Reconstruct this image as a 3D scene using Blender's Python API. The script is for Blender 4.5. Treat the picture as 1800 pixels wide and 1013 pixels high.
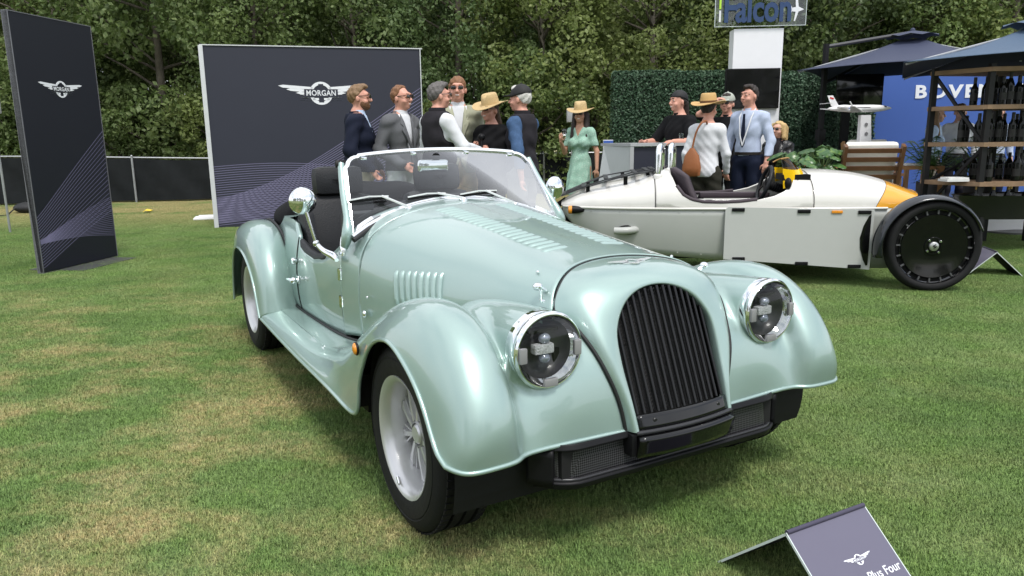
import bpy, bmesh, math, random
import numpy as np
from mathutils import Vector, Matrix
random.seed(7); RNG = np.random.default_rng(7)
for o in list(bpy.data.objects): bpy.data.objects.remove(o)
scene = bpy.context.scene
COL = scene.collection
rad = math.radians

# ---------------------------------------------------------------- camera
cam_d = bpy.data.cameras.new('camera'); cam = bpy.data.objects.new('camera', cam_d); COL.objects.link(cam)
cam_d.sensor_width = 36.0; cam_d.lens = 1307.14 / 1800 * 36; cam_d.clip_start = 0.05; cam_d.clip_end = 2000
PITCH, ROLL = 0.2008, -0.01284
_fw = Vector((0, math.cos(PITCH), -math.sin(PITCH))); _rt = Vector((1, 0, 0)); _up = _rt.cross(_fw)
_r = _rt * math.cos(ROLL) + _up * math.sin(ROLL); _u = -_rt * math.sin(ROLL) + _up * math.cos(ROLL)
cam.matrix_world = Matrix(((_r.x, _u.x, -_fw.x, 0), (_r.y, _u.y, -_fw.y, 0), (_r.z, _u.z, -_fw.z, 1.2817), (0, 0, 0, 1)))
scene.camera = cam
# ---------------------------------------------------------------- world, sun, exposure
SUN_EL, SUN_AZ = rad(61), rad(158)          # azimuth from +Y towards +X
world = bpy.data.worlds.new('World'); scene.world = world; world.use_nodes = True
wn = world.node_tree.nodes; wl = world.node_tree.links; wn.clear()
w_out = wn.new('ShaderNodeOutputWorld'); w_bg = wn.new('ShaderNodeBackground'); w_sky = wn.new('ShaderNodeTexSky')
w_sky.sky_type = 'NISHITA'; w_sky.sun_disc = False; w_sky.sun_elevation = SUN_EL; w_sky.sun_rotation = SUN_AZ
w_tc = wn.new('ShaderNodeTexCoord'); w_map = wn.new('ShaderNodeMapping'); w_map.inputs['Scale'].default_value = (1, 1, 2.2)
w_noi = wn.new('ShaderNodeTexNoise'); w_noi.inputs['Scale'].default_value = 1.7; w_noi.inputs['Detail'].default_value = 7; w_noi.inputs['Roughness'].default_value = .5
w_ramp = wn.new('ShaderNodeValToRGB'); w_ramp.color_ramp.elements[0].position = .24; w_ramp.color_ramp.elements[1].position = .56
w_mix = wn.new('ShaderNodeMixRGB'); w_mix.inputs['Color2'].default_value = (8.6, 8.9, 9.4, 1)
wl.new(w_tc.outputs['Generated'], w_map.inputs['Vector']); wl.new(w_map.outputs['Vector'], w_noi.inputs['Vector'])
wl.new(w_noi.outputs['Fac'], w_ramp.inputs['Fac']); wl.new(w_ramp.outputs['Color'], w_mix.inputs['Fac'])
wl.new(w_sky.outputs['Color'], w_mix.inputs['Color1']); wl.new(w_mix.outputs['Color'], w_bg.inputs['Color'])
w_bg.inputs['Strength'].default_value = 0.12
wl.new(w_bg.outputs['Background'], w_out.inputs['Surface'])
sun_d = bpy.data.lights.new('sun', 'SUN'); sun = bpy.data.objects.new('sun', sun_d); COL.objects.link(sun)
sun_d.energy = 2.1; sun_d.angle = rad(14); sun_d.color = (1, .965, .92)
_sd = Vector((math.sin(SUN_AZ) * math.cos(SUN_EL), math.cos(SUN_AZ) * math.cos(SUN_EL), math.sin(SUN_EL)))
sun.rotation_euler = _sd.to_track_quat('Z', 'Y').to_euler()
scene.view_settings.view_transform = 'Standard'; scene.view_settings.look = 'None'
scene.view_settings.exposure = 0.48; scene.view_settings.gamma = 1; scene.view_settings.use_curve_mapping = False
scene.render.engine = 'CYCLES'

# ---------------------------------------------------------------- materials
MATS = {}
def srgb(r, g, b):
    f = lambda c: c / 12.92 if c <= .04045 else ((c + .055) / 1.055) ** 2.4
    return (f(r / 255), f(g / 255), f(b / 255))
def mat(name, col=(.5, .5, .5), rough=.5, metal=0., coat=0., var=.12, vscale=12., bump=0., bscale=60., spec=.5, trans=0., ior=1.45, sheen=0., emit=None, rvar=.0, tint=None, crough=.03, alpha=None):
    if name in MATS: return MATS[name]
    m = bpy.data.materials.new(name); m.use_nodes = True; MATS[name] = m
    n = m.node_tree.nodes; l = m.node_tree.links; p = n['Principled BSDF']
    p.inputs['Roughness'].default_value = rough; p.inputs['Metallic'].default_value = metal
    p.inputs['Coat Weight'].default_value = coat; p.inputs['Coat Roughness'].default_value = crough
    p.inputs['Specular IOR Level'].default_value = spec; p.inputs['Transmission Weight'].default_value = trans; p.inputs['IOR'].default_value = ior
    if sheen: p.inputs['Sheen Weight'].default_value = sheen
    if alpha is not None: p.inputs['Alpha'].default_value = alpha
    if emit: p.inputs['Emission Color'].default_value = (*emit[0], 1); p.inputs['Emission Strength'].default_value = emit[1]
    tc = n.new('ShaderNodeTexCoord')
    nz = n.new('ShaderNodeTexNoise'); nz.inputs['Scale'].default_value = vscale; nz.inputs['Detail'].default_value = 5
    l.new(tc.outputs['Object'], nz.inputs['Vector'])
    mx = n.new('ShaderNodeMixRGB'); c2 = tint if tint else tuple(min(1, c * (1 + var)) for c in col)
    mx.inputs['Color1'].default_value = (*[c * (1 - (var if not tint else 0)) for c in col], 1); mx.inputs['Color2'].default_value = (*c2, 1)
    l.new(nz.outputs['Fac'], mx.inputs['Fac']); l.new(mx.outputs['Color'], p.inputs['Base Color'])
    if rvar:
        mr = n.new('ShaderNodeMapRange'); mr.inputs['To Min'].default_value = max(0, rough - rvar); mr.inputs['To Max'].default_value = rough + rvar
        l.new(nz.outputs['Fac'], mr.inputs['Value']); l.new(mr.outputs['Result'], p.inputs['Roughness'])
    if bump:
        nb = n.new('ShaderNodeTexNoise'); nb.inputs['Scale'].default_value = bscale; nb.inputs['Detail'].default_value = 4
        l.new(tc.outputs['Object'], nb.inputs['Vector']); b = n.new('ShaderNodeBump'); b.inputs['Strength'].default_value = bump; b.inputs['Distance'].default_value = .01
        l.new(nb.outputs['Fac'], b.inputs['Height']); l.new(b.outputs['Normal'], p.inputs['Normal'])
    return m
def glassmat(name, tint=(.9, .93, .92), refl=1., rough=.01):
    if name in MATS: return MATS[name]
    m = bpy.data.materials.new(name); m.use_nodes = True; MATS[name] = m
    n = m.node_tree.nodes; l = m.node_tree.links; n.remove(n['Principled BSDF']); out = n['Material Output']
    t = n.new('ShaderNodeBsdfTransparent'); t.inputs['Color'].default_value = (*tint, 1)
    g = n.new('ShaderNodeBsdfGlossy'); g.inputs['Roughness'].default_value = rough
    f = n.new('ShaderNodeFresnel'); f.inputs['IOR'].default_value = 1.5
    nz = n.new('ShaderNodeTexNoise'); nz.inputs['Scale'].default_value = 5.
    ma = n.new('ShaderNodeMath'); ma.operation = 'MULTIPLY'; ma.inputs[1].default_value = refl
    mb = n.new('ShaderNodeMath'); mb.operation = 'MULTIPLY_ADD'; mb.inputs[1].default_value = .02
    l.new(f.outputs['Fac'], ma.inputs[0]); l.new(nz.outputs['Fac'], mb.inputs[0]); l.new(ma.outputs[0], mb.inputs[2])
    mx = n.new('ShaderNodeMixShader'); l.new(mb.outputs[0], mx.inputs['Fac']); l.new(t.outputs[0], mx.inputs[1]); l.new(g.outputs[0], mx.inputs[2])
    l.new(mx.outputs[0], out.inputs['Surface'])
    return m

# ---------------------------------------------------------------- object helpers
def tag(o, label=None, cat=None, group=None, kind=None):
    if label: o['label'] = label
    if cat: o['category'] = cat
    if group: o['group'] = group
    if kind: o['kind'] = kind
    return o
def empty(name, loc=(0, 0, 0), rz=0, label=None, cat=None, group=None):
    o = bpy.data.objects.new(name, None); COL.objects.link(o); o.location = loc; o.rotation_euler = (0, 0, rz); o.empty_display_size = .1
    return tag(o, label, cat, group)
def obj(name, me, m, parent=None, smooth=None):
    o = bpy.data.objects.new(name, me); COL.objects.link(o)
    if m and not me.materials: me.materials.append(m)
    if parent: o.parent = parent
    return o
def mesh(name, v, f, smooth=False):
    me = bpy.data.meshes.new(name); me.from_pydata([tuple(map(float, p)) for p in v], [], [tuple(map(int, q)) for q in f]); me.update()
    if smooth: me.polygons.foreach_set('use_smooth', [True] * len(me.polygons))
    return me
def autosmooth(me, deg=35):
    me.polygons.foreach_set('use_smooth', [True] * len(me.polygons)); me.set_sharp_from_angle(angle=rad(deg)); return me
def copy_tree(o, parent=None):
    c = o.copy(); COL.objects.link(c); c.parent = parent
    for ch in list(o.children): copy_tree(ch, c)
    return c
class MB:
    """collects shapes into one mesh"""
    def __init__(s): s.v = []; s.f = []
    def add(s, v, f):
        b = len(s.v); s.v += [tuple(map(float, p)) for p in v]; s.f += [tuple(int(i) + b for i in q) for q in f]; return s
    def box(s, c, d, R=None, bev=0.):
        x, y, z = d[0] / 2, d[1] / 2, d[2] / 2
        if bev <= 0:
            v = [(-x, -y, -z), (x, -y, -z), (x, y, -z), (-x, y, -z), (-x, -y, z), (x, -y, z), (x, y, z), (-x, y, z)]
            f = [(0, 3, 2, 1), (4, 5, 6, 7), (0, 1, 5, 4), (1, 2, 6, 5), (2, 3, 7, 6), (3, 0, 4, 7)]
        else:
            bm = bmesh.new(); bmesh.ops.create_cube(bm, size=1)
            for q in bm.verts: q.co = Vector((q.co.x * d[0], q.co.y * d[1], q.co.z * d[2]))
            bmesh.ops.bevel(bm, geom=bm.edges[:], offset=bev, segments=2, affect='EDGES', profile=.6)
            bm.verts.index_update(); v = [tuple(q.co) for q in bm.verts]; f = [[q.index for q in p.verts] for p in bm.faces]; bm.free()
        if R is not None: v = [tuple(R @ Vector(p)) for p in v]
        return s.add([(p[0] + c[0], p[1] + c[1], p[2] + c[2]) for p in v], f)
    def bar(s, a, b, w, h=None, up=(0, 0, 1), bev=0.):
        a = Vector(a); b = Vector(b); d = b - a; L = d.length; d.normalize(); u = Vector(up)
        if abs(d.dot(u)) > .99: u = Vector((1, 0, 0))
        sd = d.cross(u).normalized(); u = sd.cross(d)
        R = Matrix((d, sd, u)).transposed()
        return s.box(tuple((a + b) / 2), (L, w, h if h else w), R, bev)
    def tube(s, pts, r, n=8, closed=False, caps=True):
        pts = [Vector(p) for p in pts]; k = len(pts); rr = r if hasattr(r, '__len__') else [r] * k
        T = []
        for i in range(k):
            if closed: t = pts[(i + 1) % k] - pts[i - 1]
            else: t = pts[min(i + 1, k - 1)] - pts[max(i - 1, 0)]
            T.append(t.normalized() if t.length > 1e-9 else Vector((0, 0, 1)))
        u = Vector((0, 0, 1)) if abs(T[0].z) < .9 else Vector((1, 0, 0))
        v = []
        for i in range(k):
            u = (u - T[i] * u.dot(T[i])); u = u.normalized() if u.length > 1e-6 else T[i].orthogonal().normalized()
            w = T[i].cross(u)
            for j in range(n):
                a = 2 * math.pi * j / n; v.append(tuple(pts[i] + (u * math.cos(a) + w * math.sin(a)) * rr[i]))
        f = []
        for i in range(k if closed else k - 1):
            for j in range(n):
                a = i * n + j; b = i * n + (j + 1) % n; c = ((i + 1) % k) * n + (j + 1) % n; d = ((i + 1) % k) * n + j
                f.append((a, b, c, d))
        if caps and not closed: f += [tuple(range(n))[::-1], tuple(range((k - 1) * n, k * n))]
        return s.add(v, f)
    def lathe(s, prof, n=32, axis='z', c=(0, 0, 0), a0=0., a1=2 * math.pi):
        """prof: (radius, height) list"""
        full = abs(a1 - a0 - 2 * math.pi) < 1e-6; m = n if full else n + 1; v = []
        for r, h in prof:
            for j in range(m):
                a = a0 + (a1 - a0) * j / n; p = (r * math.cos(a), r * math.sin(a), h)
                if axis == 'y': p = (p[0], p[2], p[1])
                elif axis == 'x': p = (p[2], p[0], p[1])
                v.append((p[0] + c[0], p[1] + c[1], p[2] + c[2]))
        f = []
        for i in range(len(prof) - 1):
            for j in range(n):
                a = i * m + j; b = i * m + (j + 1) % m; f.append((a, b, b + m, a + m))
        return s.add(v, f)
    def prism(s, poly, h, R=None, c=(0, 0, 0), flip=False):
        """poly in xy extruded in z from 0 to h"""
        n = len(poly); v = [(p[0], p[1], 0) for p in poly] + [(p[0], p[1], h) for p in poly]
        f = [tuple(range(n))[::-1], tuple(range(n, 2 * n))] + [(i, (i + 1) % n, (i + 1) % n + n, i + n) for i in range(n)]
        if R is not None: v = [tuple(R @ Vector(p)) for p in v]
        return s.add([(p[0] + c[0], p[1] + c[1], p[2] + c[2]) for p in v], f)
    def ball(s, c, r, n=12, m=8):
        r = r if hasattr(r, '__len__') else (r, r, r); v = [(c[0], c[1], c[2] - r[2])]
        for i in range(1, m):
            t = math.pi * i / m - math.pi / 2
            for j in range(n):
                a = 2 * math.pi * j / n; v.append((c[0] + r[0] * math.cos(t) * math.cos(a), c[1] + r[1] * math.cos(t) * math.sin(a), c[2] + r[2] * math.sin(t)))
        v.append((c[0], c[1], c[2] + r[2])); e = len(v) - 1
        f = [(0, 1 + (j + 1) % n, 1 + j) for j in range(n)] + [(e, 1 + (m - 2) * n + j, 1 + (m - 2) * n + (j + 1) % n) for j in range(n)]
        for i in range(m - 2):
            for j in range(n):
                a = 1 + i * n + j; b = 1 + i * n + (j + 1) % n; f.append((a, b, b + n, a + n))
        return s.add(v, f)
    def build(s, name, m, parent=None, smooth=35, fix=True):
        me = mesh(name, s.v, s.f)
        if fix:
            bm = bmesh.new(); bm.from_mesh(me); bmesh.ops.recalc_face_normals(bm, faces=bm.faces[:]); bm.to_mesh(me); bm.free()
        if smooth: autosmooth(me, smooth)
        return obj(name, me, m, parent)
def rot(ax, a): return Matrix.Rotation(a, 3, ax)

# spline surface through a grid of points
def _nat(t, y, q):
    """natural cubic spline through (t, y[k,...]) evaluated at q"""
    t = np.asarray(t, float); y = np.asarray(y, float); n = len(t); h = np.diff(t)
    A = np.zeros((n, n)); B = np.zeros((n,) + y.shape[1:]); A[0, 0] = A[-1, -1] = 1
    for i in range(1, n - 1):
        A[i, i - 1] = h[i - 1]; A[i, i] = 2 * (h[i - 1] + h[i]); A[i, i + 1] = h[i]
        B[i] = 6 * ((y[i + 1] - y[i]) / h[i] - (y[i] - y[i - 1]) / h[i - 1])
    M = np.linalg.solve(A, B.reshape(n, -1)).reshape(B.shape)
    q = np.clip(q, t[0], t[-1]); k = np.clip(np.searchsorted(t, q) - 1, 0, n - 2); s = (slice(None),) + (None,) * (y.ndim - 1)
    a = ((t[k + 1] - q))[s]; b = ((q - t[k]))[s]; hh = h[k][s]
    return M[k] * a ** 3 / (6 * hh) + M[k + 1] * b ** 3 / (6 * hh) + (y[k] / hh - M[k] * hh / 6) * a + (y[k + 1] / hh - M[k + 1] * hh / 6) * b
def chord(P):
    P = np.asarray(P, float); d = np.linalg.norm(np.diff(P, axis=0), axis=-1) ** .7
    if d.ndim > 1: d = d.mean(axis=1)
    t = np.concatenate([[0], np.cumsum(d)]); return t / t[-1]
class Net:
    def __init__(s, grid): s.g = np.asarray(grid, float); s.tu = chord(s.g); s.tv = chord(s.g.transpose(1, 0, 2))
    def rows(s, u, v):
        """grid of points for arrays u (stations) and v (columns)"""
        a = _nat(s.tu, s.g, np.asarray(u, float)); return _nat(s.tv, a.transpose(1, 0, 2), np.asarray(v, float)).transpose(1, 0, 2)
    def pt(s, u, v): return s.rows([u], [v])[0, 0]
    def frame(s, u, v):
        e = 1e-3; q = s.rows([max(u - e, 0), min(u + e, 1)], [max(v - e, 0), min(v + e, 1)])
        du = (q[1] - q[0]).mean(0); dv = (q[:, 1] - q[:, 0]).mean(0); n = np.cross(du, dv); n /= np.linalg.norm(n); return q.mean((0, 1)), du, dv, n
def spline(P, n):
    P = np.asarray(P, float); return _nat(chord(P), P, np.linspace(0, 1, n))
def gridmesh(name, P, flip=False, smooth=True):
    a, b = P.shape[:2]; f = []
    for i in range(a - 1):
        for j in range(b - 1):
            q = (i * b + j, i * b + j + 1, (i + 1) * b + j + 1, (i + 1) * b + j); f.append(q[::-1] if flip else q)
    return mesh(name, P.reshape(-1, 3), f, smooth)
def solid(o, t, off=-1):
    md = o.modifiers.new('thickness', 'SOLIDIFY'); md.thickness = t; md.offset = off; return o
def text_mesh(s, size, depth=.002, name='text', bold=0., sx=1., spacing=1.):
    c = bpy.data.curves.new(name, 'FONT'); c.body = s; c.size = size; c.extrude = depth; c.align_x = 'CENTER'; c.align_y = 'CENTER'; c.offset = bold; c.space_character = spacing; c.resolution_u = 3
    o = bpy.data.objects.new('tmp', c); COL.objects.link(o); dg = bpy.context.evaluated_depsgraph_get(); dg.update()
    me = bpy.data.meshes.new_from_object(o.evaluated_get(dg)); me.name = name
    bpy.data.objects.remove(o); bpy.data.curves.remove(c)
    if sx != 1: 
        for v in me.vertices: v.co.x *= sx
    me.materials.clear()
    return me
# ================================================================ lawn
def lawn_nodes(name, blade):
    m = bpy.data.materials.new(name); m.use_nodes = True; n = m.node_tree.nodes; l = m.node_tree.links; p = n['Principled BSDF']
    geo = n.new('ShaderNodeNewGeometry')
    def noise(sc, det=4, rough=.55, stretch=None, seed=0.):
        q = n.new('ShaderNodeTexNoise'); q.inputs['Scale'].default_value = sc; q.inputs['Detail'].default_value = det; q.inputs['Roughness'].default_value = rough
        mp = n.new('ShaderNodeMapping'); mp.inputs['Location'].default_value = (seed, seed * .7, 0); mp.inputs['Scale'].default_value = stretch or (1, 1, 1)
        l.new(geo.outputs['Position'], mp.inputs['Vector']); l.new(mp.outputs['Vector'], q.inputs['Vector']); return q.outputs['Fac']
    def ramp(src, a, b):
        r = n.new('ShaderNodeMapRange'); r.inputs['From Min'].default_value = a; r.inputs['From Max'].default_value = b; r.clamp = True; l.new(src, r.inputs['Value']); return r.outputs['Result']
    def mix(f, a, b):
        x = n.new('ShaderNodeMixRGB'); l.new(f, x.inputs['Fac'])
        for k, v in ((1, a), (2, b)):
            if isinstance(v, tuple): x.inputs[k].default_value = (*v, 1)
            else: l.new(v, x.inputs[k])
        return x.outputs['Color']
    def math_(op, a, b):
        x = n.new('ShaderNodeMath'); x.operation = op; x.use_clamp = True
        for k, v in ((0, a), (1, b)):
            if isinstance(v, (int, float)): x.inputs[k].default_value = v
            else: l.new(v, x.inputs[k])
        return x.outputs[0]
    k = 1.75 if blade else 1.35
    g1, g2, g3 = (.080 * k, .136 * k, .046 * k), (.142 * k, .200 * k, .083 * k), (.110 * k, .180 * k, .057 * k)
    base = mix(ramp(noise(1.1, 5), .35, .65), g1, g2); base = mix(ramp(noise(3.7, 4, seed=3.), .4, .7), base, g3)
    # straw-coloured worn patches, more of them on the left and near the camera
    sep = n.new('ShaderNodeSeparateXYZ'); l.new(geo.outputs['Position'], sep.inputs[0])
    left = ramp(sep.outputs['X'], 1.3, -1.2); near = ramp(sep.outputs['Y'], 7.2, 4.2)
    area = math_('MULTIPLY', left, near); area = math_('MULTIPLY_ADD', area, .80); 
    area.node.inputs[2].default_value = .20
    dry = math_('MULTIPLY', ramp(noise(1.5, 7, .66, (1, 1.5, 1), 11.), .45, .64), area)
    band = math_('MULTIPLY', ramp(sep.outputs['Y'], 10.6, 13.6), ramp(noise(.9, 5, .6, None, 4.), .30, .50))
    dry = math_('MAXIMUM', dry, band)
    dry = math_('MULTIPLY', dry, math_('ADD', ramp(noise(26., 3, .6, None, 2.), .3, .62), .25))
    col = mix(dry, base, (.295 * k, .250 * k, .145 * k))
    fine = noise(420. if blade else 150., 2, .5); col2 = mix(ramp(fine, .35, .7), (.55, .56, .5), (1.35, 1.35, 1.2))
    mul = n.new('ShaderNodeMixRGB'); mul.blend_type = 'MULTIPLY'; mul.inputs['Fac'].default_value = 1; l.new(col, mul.inputs[1]); l.new(col2, mul.inputs[2])
    clump = mix(ramp(noise(75., 3, .6, None, 7.), .36, .66), (.62, .66, .6), (1.34, 1.28, 1.2)); mul2 = n.new('ShaderNodeMixRGB'); mul2.blend_type = 'MULTIPLY'; mul2.inputs['Fac'].default_value = 1; l.new(mul.outputs[0], mul2.inputs[1]); l.new(clump, mul2.inputs[2]); mul = mul2
    l.new(mul.outputs[0], p.inputs['Base Color']); p.inputs['Roughness'].default_value = .65; p.inputs['Specular IOR Level'].default_value = .25
    if not blade:
        b = n.new('ShaderNodeBump'); b.inputs['Strength'].default_value = .9; b.inputs['Distance'].default_value = .02; l.new(noise(95., 4, .7), b.inputs['Height']); l.new(b.outputs[0], p.inputs['Normal'])
    return m
g = mesh('lawn', [(-300, -300, 0), (300, -300, 0), (300, 300, 0), (-300, 300, 0)], [(0, 1, 2, 3)])
tag(obj('lawn', g, lawn_nodes('lawn_turf', False)), kind='structure')
# blades : one patch, spread over the near lawn by the object's own node tree
NBL = 15000; bv = np.zeros((NBL, 5, 3)); 
px = RNG.uniform(-.36, .36, NBL); py = RNG.uniform(-.36, .36, NBL); az = RNG.uniform(0, 6.283, NBL); ln = RNG.uniform(.010, .021, NBL); wd = RNG.uniform(.0007, .0013, NBL); le = RNG.uniform(.15, 1.15, NBL)
ca, sa = np.cos(az), np.sin(az)
for k, (t, side) in enumerate(((0, -1), (0, 1), (.55, -.8), (.55, .8), (1, 0))):
    hor = ln * t * np.sin(le * (.5 + .5 * t)); z = ln * t * np.cos(le * (.5 + .5 * t)) 
    bv[:, k, 0] = px + ca * hor - sa * wd * side; bv[:, k, 1] = py + sa * hor + ca * wd * side; bv[:, k, 2] = z
idx = np.arange(NBL)[:, None] * 5
gm = bpy.data.meshes.new('grass'); gm.vertices.add(NBL * 5); gm.vertices.foreach_set('co', bv.reshape(-1))
fl = np.concatenate([idx + [0, 1, 3], idx + [0, 3, 2], idx + [2, 3, 4]], axis=1).reshape(-1)
gm.loops.add(len(fl)); gm.loops.foreach_set('vertex_index', fl); gm.polygons.add(NBL * 3); gm.polygons.foreach_set('loop_start', np.arange(0, len(fl), 3)); gm.update(); gm.validate()
grass = tag(obj('grass', gm, lawn_nodes('grass_blades', True)), 'short mown green turf with straw-coloured worn patches', 'grass', kind='stuff')
ng = bpy.data.node_groups.new('spread_grass', 'GeometryNodeTree'); ng.interface.new_socket('Geometry', in_out='INPUT', socket_type='NodeSocketGeometry'); ng.interface.new_socket('Geometry', in_out='OUTPUT', socket_type='NodeSocketGeometry')
gi = ng.nodes.new('NodeGroupInput'); go = ng.nodes.new('NodeGroupOutput'); gr = ng.nodes.new('GeometryNodeMeshGrid')
gr.inputs['Size X'].default_value = 24.; gr.inputs['Size Y'].default_value = 16.; gr.inputs['Vertices X'].default_value = 49; gr.inputs['Vertices Y'].default_value = 33
tr = ng.nodes.new('GeometryNodeTransform'); tr.inputs['Translation'].default_value = (0, 8.6, 0)
ip = ng.nodes.new('GeometryNodeInstanceOnPoints'); rv = ng.nodes.new('FunctionNodeRandomValue'); rv.data_type = 'FLOAT_VECTOR'
rv.inputs[0].default_value = (0, 0, 0); rv.inputs[1].default_value = (0, 0, 6.283)
ng.links.new(gr.outputs['Mesh'], tr.inputs['Geometry']); ng.links.new(tr.outputs['Geometry'], ip.inputs['Points']); ng.links.new(gi.outputs[0], ip.inputs['Instance']); ng.links.new(rv.outputs[0], ip.inputs['Rotation']); ng.links.new(ip.outputs[0], go.inputs[0])
md = grass.modifiers.new('spread', 'NODES'); md.node_group = ng
# ================================================================ green roadster
def paintmat():
    m = mat('mint_metallic_paint', (.318, .432, .402), .38, .55, 1., var=.02, vscale=3.)
    n = m.node_tree.nodes; l = m.node_tree.links; p = n['Principled BSDF']
    tc = n.new('ShaderNodeTexCoord'); v = n.new('ShaderNodeTexVoronoi'); v.inputs['Scale'].default_value = 900
    l.new(tc.outputs['Object'], v.inputs['Vector'])
    mr = n.new('ShaderNodeMapRange'); mr.inputs['To Min'].default_value = .33; mr.inputs['To Max'].default_value = .54
    sp = n.new('ShaderNodeSeparateColor'); l.new(v.outputs['Color'], sp.inputs[0]); l.new(sp.outputs[0], mr.inputs['Value']); l.new(mr.outputs[0], p.inputs['Roughness'])
    return m
PAINT = paintmat()
CHROME = mat('polished_chrome', (.82, .83, .85), .05, 1., var=.03)
SATIN = mat('satin_black_plastic', (.007, .007, .008), .45, var=.15, bump=.05, bscale=400, spec=.22)
GLOSSB = mat('gloss_black', (.004, .004, .0045), .10, var=.2, coat=.2, spec=.45)
RUBBER = mat('tyre_rubber', (.012, .012, .0125), .66, spec=.25, var=.25, vscale=30, bump=.12, bscale=90, rvar=.12)
PIPING = mat('black_piping', (.012, .012, .013), .55, var=.2)
LEATHER = mat('black_leather', (.011, .012, .014), .45, spec=.35, var=.25, bump=.25, bscale=160, rvar=.08)
SOFT = mat('black_hood_cloth', (.008, .008, .009), .85, spec=.2, var=.3, bump=.3, bscale=300)
SILVER = mat('silver_wheel_paint', (.60, .60, .605), .34, .55, .4, var=.06, vscale=8)
AMBER = mat('amber_lens', (.75, .27, .02), .15, coat=1, var=.15, vscale=60)
DARK = mat('underbody_black', (.006, .006, .006), .8, var=.3)
GLASS = glassmat('windscreen_glass', (.84, .87, .87), .55)
LENSG = glassmat('headlight_glass', (.95, .96, .96), .55)
REFLECTOR = mat('headlight_reflector', (.060, .060, .066), .36, .1, coat=.3, var=.3, vscale=25)

car = empty('classic_roadster', (0.2911, 2.6734, 0), -1.05487, 'mint green open roadster with long louvred bonnet and black grille', 'car')
def mir(P, s):
    P = np.array(P, float).copy(); P[..., 1] *= s; return P

# ---- bonnet, scuttle
def full(half):      # half rows: bottom -> centre ; returns right bottom .. centre .. left bottom (y from - to +)
    r = [(x, -y, z) for x, y, z in half] + [(x, y, z) for x, y, z in half[::-1][1:]]; return r
_b = [[(.27, .335, .742), (.235, .303, .797), (.19, .235, .840), (.142, .13, .860), (.122, 0, .866)],
      [(.02, .374, .705), (.01, .358, .772), (.0, .295, .834), (.0, .165, .870), (.0, 0, .880)],
      [(-.25, .415, .56), (-.25, .407, .70), (-.25, .345, .825), (-.25, .20, .890), (-.25, 0, .905)],
      [(-.5, .45, .45), (-.5, .450, .66), (-.5, .392, .815), (-.5, .235, .907), (-.5, 0, .928)],
      [(-.75, .50, .42), (-.75, .500, .65), (-.75, .443, .822), (-.75, .27, .924), (-.75, 0, .950)],
      [(-1.0, .545, .40), (-1.0, .550, .64), (-1.0, .500, .828), (-1.0, .31, .938), (-1.0, 0, .971)],
      [(-1.19, .57, .37), (-1.19, .577, .62), (-1.19, .535, .826), (-1.19, .335, .944), (-1.19, 0, .984)]]
bon = Net([full(r) for r in _b])
# u at x=-1.0 on the centre line
_us = np.linspace(0, 1, 400); _xs = bon.rows(_us, [.5])[:, 0, 0]; U_SC = float(_us[np.argmin(abs(_xs + 1.0))])
VV = np.linspace(0, 1, 81)
bonnet = obj('bonnet', gridmesh('bonnet', bon.rows(np.linspace(0.004, U_SC - .002, 90), VV), flip=True), PAINT, car); solid(bonnet, .006)
scuttle = obj('scuttle', gridmesh('scuttle', bon.rows(np.linspace(U_SC + .002, 1, 24), VV), flip=True), PAINT, car); solid(scuttle, .006)
# dark seam strips just under the skin so that the shut lines read as gaps
def seam_tube(name, pts, r, m, parent, n=6, closed=False): return MB().tube(pts, r, n, closed).build(name, m, parent, 60)
seam_tube('shut_line', bon.rows([U_SC], VV)[0] * [1, .995, .998], .003, PIPING, car)
seam_tube('shut_line', bon.rows([0.0], VV)[0], .003, PIPING, car)
hp = bon.rows(np.linspace(.01, U_SC - .01, 40), [.5])[:, 0]
hinge = MB()
for i in range(len(hp) - 1): hinge.bar(hp[i] + [0, 0, .003], hp[i + 1] + [0, 0, .003], .013, .006)
hinge.build('bonnet_hinge', mat('brushed_steel', (.55, .56, .57), .28, 1., var=.1), bonnet)
def vcol(net, u, y, lo=.05, hi=.95):
    vs = np.linspace(lo, hi, 400); ys = net.rows([u], vs)[0, :, 1]; return float(vs[np.argmin(abs(ys - y))])
def ucol(net, x, v):
    us = np.linspace(0, 1, 400); xs = net.rows(us, [v])[:, 0, 0]; return float(us[np.argmin(abs(xs - x))])
def patch(net, C, h, nu, nv, sgn):
    """C: function (a,b)->(u,v), bump profile h(a,b)"""
    g = np.zeros((nu, nv, 3))
    for i, a in enumerate(np.linspace(0, 1, nu)):
        for j, b in enumerate(np.linspace(0, 1, nv)):
            u, v = C(a, b); p, du, dv, n = net.frame(u, v); g[i, j] = p + n * sgn * h(a, b)
    return g
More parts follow.
